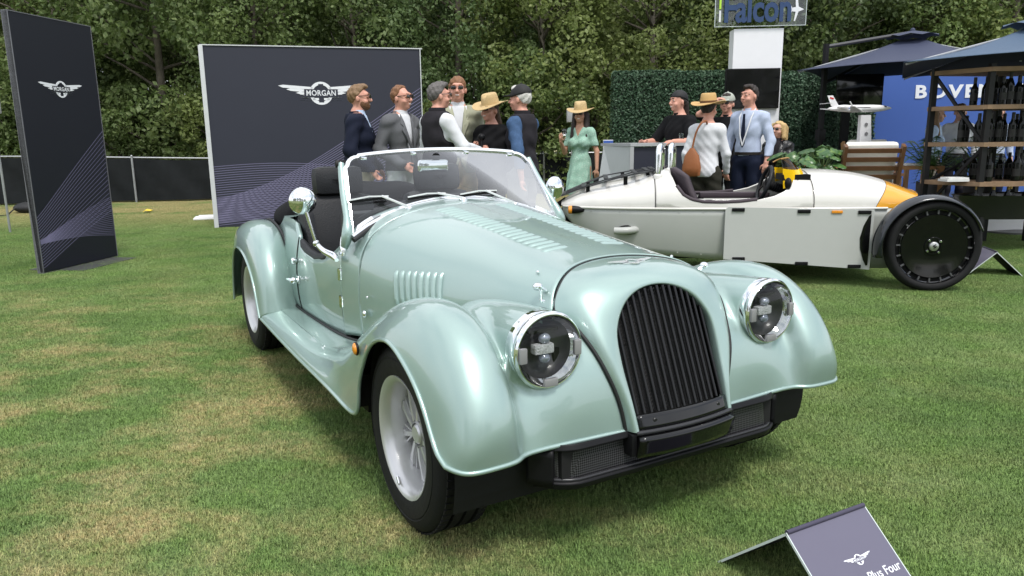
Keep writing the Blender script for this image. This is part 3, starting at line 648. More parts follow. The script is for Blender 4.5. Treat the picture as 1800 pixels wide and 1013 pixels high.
# door mirrors
for s in (-1, 1):
    mr = empty('door_mirror'); mr.parent = car
    hd = Vector((-1.32, s * .70, 1.0)); base = Vector((-1.20, s * .60, .745))
    elb = Vector((-1.30, s * .655, .80))
    MB().tube(spline([base + Vector((.03, 0, -.012)), base, base + Vector((-.06, s * .03, .02)), elb], 14), [.010, .014, .017, .018, .018, .018, .017, .016, .015, .014, .013, .012, .012, .011], 10).build('bracket', CHROME, mr, 60)
    MB().tube([elb, elb.lerp(hd, .55), hd], .0085, 10).build('stem', CHROME, mr, 60)
    MB().ball(tuple(elb), .017).build('pivot_ball', CHROME, mr, 60)
    R = rot('Z', rad(s * 8))
    b = MB().lathe([(0, .030), (.02, .028), (.045, .018), (.060, .004), (.064, -.006), (.062, -.012), (0, -.012)], 40, 'x'); b.v = [tuple(R @ Vector(p) + hd) for p in b.v]; b.build('mirror_head', CHROME, mr, 50)

# ---- bonnet fasteners, buttons
for s in (-1, 1):
    b = Vector((.20, s * .325, .795)); n_ = Vector((.1, s * .85, .5)).normalized()
    MB().tube([b, b + n_ * .028], .008, 8).ball(tuple(b + n_ * .036), (.017, .017, .013)).tube([b + n_ * .02, b + Vector((.0, s * .014, -.035))], .006, 8).box(tuple(b + Vector((0, s * .010, -.032))), (.034, .014, .012), bev=.004).build('bonnet_catch', CHROME, car, 60)
    MB().ball((.10, s * .292, .838), .006, 10, 6).build('bonnet_stud', CHROME, car)
    MB().ball((-.93, s * .560, .52), (.017, .009, .017), 12, 8).build('side_button', CHROME, car)
    MB().ball((-.90, s * .553, .60), .006, 8, 6).build('side_stud', CHROME, car)

# ---- lower front bumper with mesh
bp_ = empty('front_bumper'); bp_.parent = car
def bx(y): return .47 - .09 * max(0, (abs(y) - .38) / .12) ** 2
ys = np.concatenate([np.linspace(-.535, -.42, 12), np.linspace(-.40, .40, 21), np.linspace(.42, .535, 12)])
def strip(z0, z1, dx0, dx1, y0, y1, n=40):
    return np.array([[(bx(y) + dx0 + (dx1 - dx0) * t, y, z0 + (z1 - z0) * t) for t in np.linspace(0, 1, 6)] for y in np.linspace(y0, y1, n)])
o = obj('bumper_shell', gridmesh('bumper_shell', strip(.366, .383, .010, .0, -.50, .50)), SATIN, bp_); solid(o, .02)
o = obj('lower_lip', gridmesh('lower_lip', strip(.258, .278, .004, .012, -.49, .49)), SATIN, bp_); solid(o, .02)
MB().tube([(bx(y) + .016, y, .278) for y in np.linspace(-.49, .49, 40)], .006, 8).build('lip_bead', mat('bumper_bead', (.03, .03, .033), .28, .2, var=.1), bp_, 60)
for s in (-1, 1):
    e = np.array([[(bx(y) + .018, y, z) for z in np.linspace(.264, .375, 6)] for y in np.linspace(s * .455, s * .505, 10)])
    o = obj('bumper_end', gridmesh('bumper_end', e, flip=(s < 0)), SATIN, bp_); solid(o, .02)
def meshmat():
    m = mat('black_wire_mesh', (.030, .030, .032), .4, .3, var=.1); n = m.node_tree.nodes; l = m.node_tree.links; p = n['Principled BSDF']
    tc = n.new('ShaderNodeTexCoord'); mp = n.new('ShaderNodeMapping'); mp.inputs['Rotation'].default_value = (rad(45), 0, 0); l.new(tc.outputs['Object'], mp.inputs['Vector'])
    ck = n.new('ShaderNodeTexChecker'); ck.inputs['Scale'].default_value = 190; l.new(mp.outputs['Vector'], ck.inputs['Vector'])
    ck.inputs['Color1'].default_value = (.075, .075, .08, 1); ck.inputs['Color2'].default_value = (.004, .004, .004, 1); l.new(ck.outputs['Color'], p.inputs['Base Color']); return m
o = obj('mesh_panel', gridmesh('mesh_panel', strip(.272, .368, .008, .002, -.475, .475)), meshmat(), bp_)
MB().box((.445, 0, .315), (.05, .88, .12)).build('bumper_core', DARK, bp_, 0)
# centre block under the grille
cb = np.array([[(gx(y, .39) + .012 - dz * .15, y * (1 + .0), .395 - dz) for dz in np.linspace(0, .012, 3)] for y in np.linspace(-.2, .2, 20)])
MB().tube([(gx(y, .39) + .008, y, .390) for y in np.linspace(-.197, .197, 24)], .008, 8).build('grille_bead', MATS['bumper_bead'], bp_, 60)
o = obj('grille_apron', gridmesh('grille_apron', np.array([[(gx(y, .39) + .004 - .3 * (.385 - z), y, z) for z in np.linspace(.320, .385, 6)] for y in np.linspace(-.19, .19, 20)])), GLOSSB, bp_); solid(o, .03)
for s in (-1, 1): MB().box((.485, s * .203, .352), (.06, .022, .072), bev=.006).build('apron_end', SATIN, bp_)
MB().tube([(gx(y, .39) - .014, y, .318) for y in np.linspace(-.19, .19, 24)], .006, 8).build('apron_bead', MATS['bumper_bead'], bp_, 60)

# ---- wheels
def make_wheel():
    """outer face towards -y, centre at origin"""
    w = MB()
    w.lathe([(.150, .20), (.165, .19), (.172, .10), (.176, .035), (.186, .012), (.198, .003), (.2065, .0), (.2075, .005), (.206, .012), (.196, .014)], 56, 'y')
    rim = w.build('wheel', SILVER, None, 45)
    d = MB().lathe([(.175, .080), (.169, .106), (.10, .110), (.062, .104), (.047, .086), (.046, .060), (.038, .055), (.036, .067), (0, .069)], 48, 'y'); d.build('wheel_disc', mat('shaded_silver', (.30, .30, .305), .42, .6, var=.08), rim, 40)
    for k in range(10):
        a = 2 * math.pi * k / 10
        b = MB(); ca, sa = math.cos(a), math.sin(a); vv = []
        for r_, hw_, d0, d1 in ((.046, .013, .058, .106), (.085, .014, .060, .106), (.135, .013, .066, .106), (.171, .024, .072, .106)):
            for tt_, dd_ in ((-hw_, d1), (-hw_ * .55, d0), (hw_ * .55, d0), (hw_, d1)): vv.append((r_ * ca - tt_ * sa, dd_, r_ * sa + tt_ * ca))
        b.add(vv, [(i * 4 + j, i * 4 + (j + 1) % 4, (i + 1) * 4 + (j + 1) % 4, (i + 1) * 4 + j) for i in range(3) for j in range(4)]); b.build('spoke', SILVER, rim, 30)
        for q in (-.17, .17):
            p0 = (.075 * math.cos(a + q * .3), .082, .075 * math.sin(a + q * .3)); p1 = (.170 * math.cos(a + q), .090, .170 * math.sin(a + q)); MB().bar(p0, p1, .022, .007, up=(-sa, 0, ca)).build('spoke_web', SILVER, rim, 30)
    for k in range(5):
        a = 2 * math.pi * (k + .5) / 5; MB().lathe([(.011, .106), (.0105, .078), (.008, .072), (0, .072)], 6, 'y', (.078 * math.cos(a), 0, .078 * math.sin(a))).build('wheel_nut', CHROME, rim, 30)
    MB().lathe([(.034, .058), (.028, .051), (0, .050)], 24, 'y').build('hub_cap', SILVER, rim, 40)
    t = MB(); g = .010
    prof = [(.203, .010), (.208, .002), (.220, -.002), (.245, -.0045), (.262, -.004), (.264, -.0015), (.268, -.0015), (.270, -.004), (.288, .001), (.300, .008), (.309, .018), (.3155, .032)]
    for a_, b_ in ((.050, .061), (.092, .103), (.134, .145)): prof += [(.3185, a_), (.3185 - g, a_ + .001), (.3185 - g, b_), (.3185, b_ + .001)]
    prof += [(.3155, .165), (.309, .180), (.300, .190), (.262, .204), (.203, .19)]
    t.lathe(prof, 96, 'y')
    for k in range(72):      # shoulder sipes as thin raised blocks
        a = 2 * math.pi * k / 72; R = rot('Y', a)
        bb = MB().box((.3165, .034, 0), (.006, .026, .0205)); bb.v = [tuple(R @ Vector(p)) for p in bb.v]; t.add(bb.v, bb.f)
        bb = MB().box((.3165, .160, 0), (.006, .026, .0205)); bb.v = [tuple(R @ Vector(p)) for p in bb.v]; t.add(bb.v, bb.f)
    t.build('tyre', RUBBER, rim, 35)
    me = text_mesh('ADVANTEX', .02, .0006)
    bpy.data.meshes.remove(me)
    MB().tube([(-.02, .008, -.183), (.015, .002, -.185)], .0045, 8).build('valve', CHROME, rim)
    return rim
w0 = make_wheel(); first = True
for x in (0, -2.52):
    for s in (-1, 1):
        w = w0 if first else copy_tree(w0); first = False; w.parent = car
        w.location = (x, s * .762, .3165); w.rotation_euler = (0, rad(17 + 40 * x), 0 if s < 0 else math.pi)
# ================================================================ trees
def leafmat(name, a, b, c, trans=.35, rough=.6):
    m = bpy.data.materials.new(name); m.use_nodes = True; n = m.node_tree.nodes; l = m.node_tree.links; p = n['Principled BSDF']; out = n['Material Output']
    tc = n.new('ShaderNodeTexCoord'); n1 = n.new('ShaderNodeTexNoise'); n1.inputs['Scale'].default_value = 1.1; n1.inputs['Detail'].default_value = 3; n2 = n.new('ShaderNodeTexNoise'); n2.inputs['Scale'].default_value = 22; n2.inputs['Detail'].default_value = 1
    oi = n.new('ShaderNodeObjectInfo')
    l.new(tc.outputs['Object'], n1.inputs['Vector']); l.new(tc.outputs['Object'], n2.inputs['Vector'])
    m1 = n.new('ShaderNodeMixRGB'); m1.inputs[1].default_value = (*a, 1); m1.inputs[2].default_value = (*b, 1); r1 = n.new('ShaderNodeMapRange'); r1.inputs[1].default_value = .35; r1.inputs[2].default_value = .65; l.new(n1.outputs['Fac'], r1.inputs[0]); l.new(r1.outputs[0], m1.inputs[0])
    m2 = n.new('ShaderNodeMixRGB'); m2.inputs[2].default_value = (*c, 1); r2 = n.new('ShaderNodeMapRange'); r2.inputs[1].default_value = .5; r2.inputs[2].default_value = .8; l.new(n2.outputs['Fac'], r2.inputs[0]); l.new(r2.outputs[0], m2.inputs[0]); l.new(m1.outputs[0], m2.inputs[1])
    hs = n.new('ShaderNodeHueSaturation'); mr = n.new('ShaderNodeMapRange'); mr.inputs[3].default_value = .75; mr.inputs[4].default_value = 1.2; l.new(oi.outputs['Random'], mr.inputs[0]); l.new(mr.outputs[0], hs.inputs['Value']); l.new(m2.outputs[0], hs.inputs['Color'])
    l.new(hs.outputs[0], p.inputs['Base Color']); p.inputs['Roughness'].default_value = rough
    t = n.new('ShaderNodeBsdfTranslucent'); l.new(hs.outputs[0], t.inputs['Color']); mx = n.new('ShaderNodeMixShader'); mx.inputs[0].default_value = trans
    l.new(p.outputs[0], mx.inputs[1]); l.new(t.outputs[0], mx.inputs[2]); l.new(mx.outputs[0], out.inputs['Surface']); return m
LEAF = leafmat('tree_leaves', (.092, .150, .038), (.172, .235, .070), (.31, .36, .16), trans=.42)
LEAF2 = leafmat('tree_leaves_yellow', (.130, .180, .042), (.212, .262, .078), (.35, .38, .17), trans=.42)
LEAF3 = leafmat('tree_leaves_dark', (.062, .110, .034), (.112, .165, .056), (.21, .26, .12), trans=.38)
BARK = mat('grey_bark', (.14, .12, .095), .9, var=.5, vscale=9, bump=.6, bscale=25)
def leaf_cloud(cent, rads, counts, size, rng, up=.35, flat=1.):
    n = int(sum(counts)); C = np.repeat(cent, counts, axis=0); R = np.repeat(rads, counts)
    d = rng.normal(size=(n, 3)); d /= np.linalg.norm(d, axis=1)[:, None]; P = C + d * (R * rng.uniform(.35, 1, n) ** .6)[:, None] * [1, 1, flat]
    nz = rng.normal(size=(n, 3)) * .8 + d * .5 + [0, 0, up]; nz /= np.linalg.norm(nz, axis=1)[:, None]
    a = np.cross(nz, rng.normal(size=(n, 3))); a /= np.linalg.norm(a, axis=1)[:, None]; b = np.cross(nz, a); s = (size * rng.uniform(.65, 1.35, n))[:, None]
    V = np.stack([P - a * s, P - b * s * .62 + nz * s * .10, P + a * s, P + b * s * .62 + nz * s * .10], 1).reshape(-1, 3)
    return V, n
def quads_mesh(name, V, nq):
    me = bpy.data.meshes.new(name); me.vertices.add(len(V)); me.vertices.foreach_set('co', np.asarray(V, np.float32).reshape(-1)); me.loops.add(nq * 4); me.loops.foreach_set('vertex_index', np.arange(nq * 4)); me.polygons.add(nq); me.polygons.foreach_set('loop_start', np.arange(0, nq * 4, 4)); me.update(); return me
def tree_proto(seed, H, R, z0, nclump, per, leaf=.062):
    rng = np.random.default_rng(seed); t = rng.uniform(0, 1, nclump); a = rng.uniform(0, 6.283, nclump); z = z0 + (H - z0) * t
    prof = np.sin(np.clip(t * .92 + .10, 0, 1) * math.pi) ** .55; rr = R * prof * rng.uniform(.25, 1., nclump) ** .5
    cent = np.stack([rr * np.cos(a), rr * np.sin(a), z], 1); rads = rng.uniform(.30, .62, nclump) * R / 1.9
    V, n = leaf_cloud(cent, rads, rng.poisson(per, nclump), leaf, rng)
    crown = quads_mesh('crown', V, n)
    tb = MB(); lean = rng.uniform(-.3, .3, 2); tp = [(lean[0] * q, lean[1] * q, H * .9 * q) for q in np.linspace(0, 1, 7)]
    tb.tube(tp, [.13 * (1 - .8 * q) for q in np.linspace(0, 1, 7)], 8)
    for k in range(0, nclump, 3):
        c = cent[k]; q = max(.05, (c[2] - .25 * np.hypot(c[0], c[1]) - .5) / (H * .9)); q = min(q, .9); s0 = np.array([lean[0] * q, lean[1] * q, H * .9 * q]); mid = (s0 + c) / 2 + rng.normal(size=3) * .12
        tb.tube([s0, mid, c], [.035, .022, .008], 5)
    me = mesh('trunk', tb.v, tb.f, True); return crown, me
PROTO = [tree_proto(11, 7.2, 2.1, .35, 135, 230, .050), tree_proto(12, 6.6, 2.3, .3, 120, 200, .062), tree_proto(13, 9.0, 2.5, .8, 150, 210, .060), tree_proto(14, 2.6, 1.25, .15, 46, 240, .046)]
def plant_tree(k, x, y, s, rz, name, label, cat, group):
    t = empty(name, (x, y, 0), rz, label, cat, group); t.scale = (s, s, s * random.uniform(.95, 1.08)); c, tr_ = PROTO[k]
    cw = obj('crown', c, LEAF, t); cw.material_slots[0].link = 'OBJECT'; cw.material_slots[0].material = random.choice((LEAF, LEAF, LEAF2, LEAF3)); obj('trunk', tr_, BARK, t); return t
random.seed(5); x = -15.5; i = 0
while x < 19:
    plant_tree(i % 2, x, 18.6 + random.uniform(-.5, .6) + max(0, x - 4) * .10, random.uniform(.88, 1.12), random.uniform(0, 6), 'leafy_tree', 'mid-green leafy tree in the row right behind the black fence', 'tree', 'trees behind the fence')
    x += random.uniform(2.0, 2.7); i += 1
x = -19.; 
while x < 24:
    if not (-.2 < x < 2.0): plant_tree(2, x, 22.8 + random.uniform(-.6, .9), random.uniform(.85, 1.15), random.uniform(0, 6), 'tall_tree', 'taller dark green tree in the back row', 'tree', 'tall trees in the back row')
    x += random.uniform(2.6, 3.4)
x = -26.
while x < 30:
    if not (.3 < x < 2.2): plant_tree(2, x, 27.5 + random.uniform(-.8, .9), random.uniform(1.15, 1.4), random.uniform(0, 6), 'tall_tree', 'taller dark green tree in the back row', 'tree', 'tall trees in the back row')
    x += random.uniform(2.3, 2.9)
x = -13.
while x < 15:
    plant_tree(3, x, 17.55 + max(0, x) * .12, random.uniform(.75, 1.15), random.uniform(0, 6), 'leafy_shrub', 'bushy green shrub growing low behind the fence', 'shrub', 'shrubs behind the fence'); x += random.uniform(1.5, 2.2)
for k in range(9):      # across the lawn, seen only in the paint, chrome and gloss black
    plant_tree(2, -18 + 4.6 * k + random.uniform(-1, 1), -17 - random.uniform(0, 3), random.uniform(.8, 1.0), random.uniform(0, 6), 'distant_tree', 'tree across the lawn, seen only reflected in the cars', 'tree', 'trees across the lawn')

# ================================================================ fence
FAB = mat('black_fence_mesh', (.013, .015, .016), .85, spec=.2, var=.35, vscale=6, bump=.4, bscale=8)
STEEL = mat('galvanised_pipe', (.42, .43, .44), .45, .8, var=.2)
fence = empty('fence', (0, 16.2, 0), 0, 'low black mesh-covered crowd fence with steel posts along the trees', 'fence')
fx = [-15.0 + 1.75 * k for k in range(12)]
def fy(x): return np.interp(x, [-15, -10.7, -6.5, 1, 5], [15.2, 15.6, 16.2, 16.9, 17.3]) - 16.2
def fz(x): return np.interp(x, [-15, -10.5, -6.4, 1, 5], [1.03, 1.02, .90, .90, .92])
for k in range(len(fx) - 1):
    a, b = fx[k], fx[k + 1]; P = np.zeros((15, 9, 3)); ph = random.uniform(0, 6)
    for i, t in enumerate(np.linspace(0, 1, 15)):
        xx = a + (b - a) * t
        for j, q in enumerate(np.linspace(0, 1, 9)): P[i, j] = (xx, fy(xx) + .02 * math.sin(t * 9 + ph + 3 * q) + .015 * math.sin(q * 7 + t * 17), .04 + (fz(xx) - .05 - .03 * math.sin(math.pi * t)) * q)
    obj('fence_panel', gridmesh('fence_panel', P), FAB, fence)
    MB().tube([(a, fy(a) + .03, fz(a)), (b, fy(b) + .03, fz(b))], .02, 8).build('top_rail', STEEL, fence, 60)
for a in fx: MB().tube([(a, fy(a) - .02, -.05), (a, fy(a) - .02, fz(a) + .03)], .024, 8).ball((a, fy(a) - .02, fz(a) + .03), .028, 8, 6).build('post', STEEL, fence, 60)

# ================================================================ display walls
def face_mtx(p0, p1):
    """local x along p0->p1, y up, z out towards the viewer"""
    a = Vector((*p0, 0)); b = Vector((*p1, 0)); X = (b - a).normalized(); Z = X.cross(Vector((0, 0, 1))); return Matrix.Translation(a) @ Matrix((X, Vector((0, 0, 1)), Z)).transposed().to_4x4(), (b - a).length
def ribbon(mb, pts, w, h):
    """thin raised line in the local face plane"""
    P = np.array(pts); T = np.gradient(P, axis=0); N = np.stack([-T[:, 1], T[:, 0]], 1); N /= np.linalg.norm(N, axis=1)[:, None]
    n = len(P); v = [(p[0] + q[0] * w, p[1] + q[1] * w, h) for p, q in zip(P, N)] + [(p[0] - q[0] * w, p[1] - q[1] * w, h) for p, q in zip(P, N)]
    mb.add(v, [(i, n + i, n + i + 1, i + 1) for i in range(n - 1)])
WHITEP = mat('white_print', (.74, .75, .78), .5, var=.03)
WALLN = mat('slate_navy_print', srgb(42, 44, 56), .55, var=.05, vscale=2.)
BANN = mat('dark_navy_print', srgb(22, 24, 34), .5, var=.05, vscale=2.)
LINEP = mat('violet_line_print', srgb(124, 120, 150), .5, var=.05)
ALU = mat('white_aluminium', (.62, .63, .64), .4, .2, var=.06)
dw = empty('display_wall', (0, 0, 0), 0, 'wide dark slate display wall with white winged logo and thin wave lines', 'display wall')
M, Lw = face_mtx((-4.36, 11.065), (-1.372, 11.89)); Hw = 2.612; dw.matrix_world = M
MB().box((Lw / 2, Hw / 2, -.06), (Lw, Hw - .004, .12)).build('wall_panel', WALLN, dw, 0)
MB().box((-.03, Hw / 2, -.055), (.06, Hw, .15)).box((Lw + .006, Hw / 2, -.055), (.012, Hw, .15)).box((Lw / 2, Hw + .006, -.055), (Lw + .08, .014, .14)).build('frame', ALU, dw, 0)
ln = MB(); ts_ = np.linspace(0, 1, 60)
for k in range(24):
    q = k / 23; v0 = .165 - .155 * q; v1 = .80 - .46 * q; e = ts_ ** 1.55
    ribbon(ln, np.stack([ts_ * Lw, Hw * (v0 + (v1 - v0) * (e * .75 + .25 * np.sin(ts_ * math.pi / 2) ** 3) + .02 * np.sin(ts_ * 5 + q))], 1), .0036, .0015)
for k in range(26):
    q = k / 25; v0 = .345 - .33 * q; v1 = .26 - .20 * q
    y = Hw * (v0 + (v1 - v0) * ts_ + .05 * np.sin(ts_ * math.pi * 1.1) * (1 - .7 * q) * (1 - ts_ * .3)); ok = (y > .02)
    if ok.sum() > 3: ribbon(ln, np.stack([ts_ * Lw, y], 1)[ok], .0032, .0022)
o = ln.build('line_print', LINEP, dw, 0, fix=False); o['kind'] = 'stuff'
emblem(dw, WHITEP, 1.22, Matrix.Translation((1.60, 1.965, .001)), bar_m=WALLN, text_m=WHITEP, depth=.003)
bs = empty('banner_stand', (0, 0, 0), 0, 'tall narrow dark navy banner stand with white winged logo on a base plate', 'banner')
M, Lb = face_mtx((-4.64, 7.26), (-4.465, 8.348)); Hb = 2.49; bs.matrix_world = M
MB().box((Lb / 2, Hb / 2 + .01, -.03), (Lb, Hb - .02, .06)).build('banner_panel', BANN, bs, 0)
MB().box((.004, Hb / 2, -.03), (.008, Hb, .068)).box((Lb - .004, Hb / 2, -.03), (.008, Hb, .068)).box((Lb / 2, Hb, -.03), (Lb, .008, .068)).box((Lb / 2, .006, -.03), (Lb, .010, .068)).build('frame', mat('grey_edge', (.22, .22, .24), .4, .5), bs, 0)
MB().box((Lb * .55, .006, -.02), (.82, .012, .62)).build('base_plate', mat('base_plate_grey', (.05, .05, .055), .6, var=.2), bs, 0)
ln = MB()
for k in range(19):
    q = k / 18; v0 = .225 - .20 * q; v1 = .56 - .345 * q; e = ts_ ** 1.08
    ribbon(ln, np.stack([ts_ * (Lb - .03) + .015, Hb * (v0 + (v1 - v0) * e + .01 * np.sin(ts_ * math.pi))], 1), .0022, .0015)
for k in range(20):
    q = k / 19; v0 = .135 - .015 * q; v1 = .272 - .17 * q
    ribbon(ln, np.stack([ts_ * (Lb - .03) + .015, Hb * (v0 + (v1 - v0) * ts_ ** 1.1 + .012 * np.sin(ts_ * math.pi))], 1), .0018, .0022)
o = ln.build('line_print', LINEP, bs, 0, fix=False); o['kind'] = 'stuff'
emblem(bs, WHITEP, .60, Matrix.Translation((.56, 1.815, .001)), bar_m=BANN, text_m=WHITEP, depth=.003)
# small things on the grass by the fence
cr = MB(); P_ = [(math.cos(a) * .10 * random.uniform(.7, 1.2), math.sin(a) * .08 * random.uniform(.7, 1.2), random.uniform(.005, .05)) for a in np.linspace(0, 6.28, 9)[:-1]]
cr.add(P_ + [(0, 0, .07)], [(i, (i + 1) % 8, 8) for i in range(8)]); o = cr.build('paper_scrap', mat('yellow_paper', (.75, .55, .06), .7), None, 0); o.location = (-6.64, 13.6, .005); o.rotation_euler = (0, 0, 1); solid(o, .003); tag(o, 'crumpled yellow scrap lying on the dry grass before the fence', 'scrap')
o = MB().box((0, 0, .02), (.50, .42, .03), bev=.008).box((.02, 0, .045), (.42, .34, .02), bev=.006).build('floor_board', mat('white_board', (.8, .8, .8), .5), None); o.location = (-5.02, 12.42, 0); o.rotation_euler = (0, 0, .3); tag(o, 'flat white board lying on the grass beside the display wall', 'board')
bag = MB().ball((0, 0, .10), (.30, .22, .11), 14, 8).tube([(-.15, -.1, .15), (-.22, -.3, .02), (-.1, -.5, .012), (-.2, -.75, .01), (-.08, -.95, .01)], .012, 6).tube([(-.1, 0, .18), (0, 0, .27), (.1, 0, .18)], .012, 6)
o = bag.build('black_bag', mat('black_nylon', (.015, .015, .016), .6, var=.3, bump=.6, bscale=18), None, 50); o.location = (-8.95, 13.9, 0); tag(o, 'black bag with a trailing cable on the grass behind the banner', 'bag')
for nm, p_, lb in (((-8.05, 12.2), 1.86, 'small grey loudspeaker on a thin pole behind the tall banner'), ((1.02, 12.6), 1.66, 'small grey loudspeaker on a thin pole behind the woman in green')) if False else ():
    pass
def pole_speaker(x, y, z, label):
    e = empty('pole_speaker', (x, y, 0), 0, label, 'loudspeaker'); MB().tube([(0, 0, 0), (0, 0, z - .1)], .016, 8).build('pole', STEEL, e); MB().box((0, 0, z), (.17, .15, .22), bev=.02).build('speaker_box', mat('grey_speaker', (.34, .34, .34), .6), e)
pole_speaker(-7.3, 10.8, 1.80, 'small grey loudspeaker box on a pole behind the tall banner')
pole_speaker(.98, 12.0, 1.60, 'small grey loudspeaker box on a pole behind the woman in the green dress')
# ================================================================ white three-wheeler
CREAM = mat('cream_white_paint', (.62, .605, .565), .30, 0, .7, var=.02)
TUBG = mat('shaded_grey_paint', (.40, .41, .385), .42, 0, .3, var=.03)  # tub greyer than the deck: shade on the white side put into the colour
PANG = mat('shaded_grey_panel', (.46, .47, .45), .40, 0, .3, var=.03)  # side blade likewise has its shade mixed into the grey
ORNG = mat('amber_yellow_paint', (.70, .33, .025), .25, 0, .8, var=.04)
YGL = mat('yellow_perspex', (.95, .58, .01), .15, var=.03, coat=.5)
PLUM = mat('plum_black_trim', (.050, .037, .045), .7, var=.15, bump=.2, bscale=200)
DMET = mat('dark_rack_metal', (.07, .07, .075), .45, .6, var=.1)
FEND = mat('dark_blue_grey_fender', (.010, .012, .016), .25, .2, .6, var=.05)
tk = empty('three_wheeler', (3.485, 6.686, 0), rad(-6), 'cream white open three-wheeler with black disc wheels and amber nose', 'car')
BELT = .663
def hw(x): return float(np.interp(x, [-3.02, -2.98, -2.9, -2.7, -2.4, -2.0, -1.6, -1.0, -.5, -.2, .0, .08], [.20, .27, .34, .43, .50, .545, .56, .56, .55, .53, .49, .45]))
def ctop(x): return float(_nat(np.array([-3.02, -2.9, -2.72, -2.44, -2.2, -2.0, -1.6, -1.2, -.95, -.6, -.2, .02]), np.array([.690, .765, .838, .895, .960, 1.0, .99, .955, .962, .955, .872, .785])[:, None], np.array([x]))[0, 0])
def rimz(x): return float(np.interp(x, [-2.10, -2.07, -2.03, -1.97, -1.9, -1.8, -1.65, -1.5, -1.35, -1.22, -1.13, -1.06, -1.0, -.97], [1.2, .975, .86, .775, .735, .715, .712, .718, .735, .765, .805, .86, .95, 1.2]))
def deck(x0, x1, n, slant=(0., 0.)):
    G = np.zeros((n, 41, 3))
    for i, x in enumerate(np.linspace(x0, x1, n)):
        for j, t in enumerate(np.linspace(-1, 1, 41)):
            a = (1 - abs(t)) * math.pi / 2; xx = x + (slant[0] + (slant[1] - slant[0]) * i / (n - 1)) * math.sin(a)
            h = hw(xx); zt = ctop(xx); y = h * max(math.cos(a), 0) ** .80; z = BELT + (zt - BELT) * math.sin(a) ** .86
            G[i, j] = (xx, math.copysign(y, t), z)
    return G
# tail deck, cockpit surround, bonnet, nose
obj('tail_deck', gridmesh('tail_deck', deck(-3.02, -2.205, 40), flip=True), CREAM, tk)
def cockpit():
    out = []
    for s in (-1, 1):
        G = np.zeros((70, 15, 3))
        for i, x in enumerate(np.linspace(-2.2, -.90, 70)):
            zt = min(rimz(x), ctop(x)); sa = ((zt - BELT) / (ctop(x) - BELT)); a1 = math.asin(min(1, max(0, sa)) ** (1 / .86))
            for j, t in enumerate(np.linspace(0, 1, 15)):
                a = a1 * t; G[i, j] = (x, s * hw(x) * max(math.cos(a), 0) ** .80, BELT + (ctop(x) - BELT) * math.sin(a) ** .86)
        out.append(G)
    return out
for s, G in zip((-1, 1), cockpit()):
    o = obj('cockpit_side', gridmesh('cockpit_side', G, flip=(s < 0)), CREAM, tk); solid(o, .015)
obj('bonnet', gridmesh('bonnet', deck(-.898, -.40, 40, (0., .17)), flip=True), CREAM, tk)
obj('nose_cone', gridmesh('nose_cone', deck(-.395, -.12, 30, (.17, .17)) * [1, .997, .999], flip=True), ORNG, tk)
MB().add([tuple(p) for p in deck(-.12, -.11, 2, (.17, .17))[0]], [tuple(range(41))]).build('nose_grille', DARK, tk, 0)
for x in (-2.203, -.897): MB().tube(deck(x, x + .001, 2)[0], .0035, 6).build('shut_line', PIPING, tk, 60)
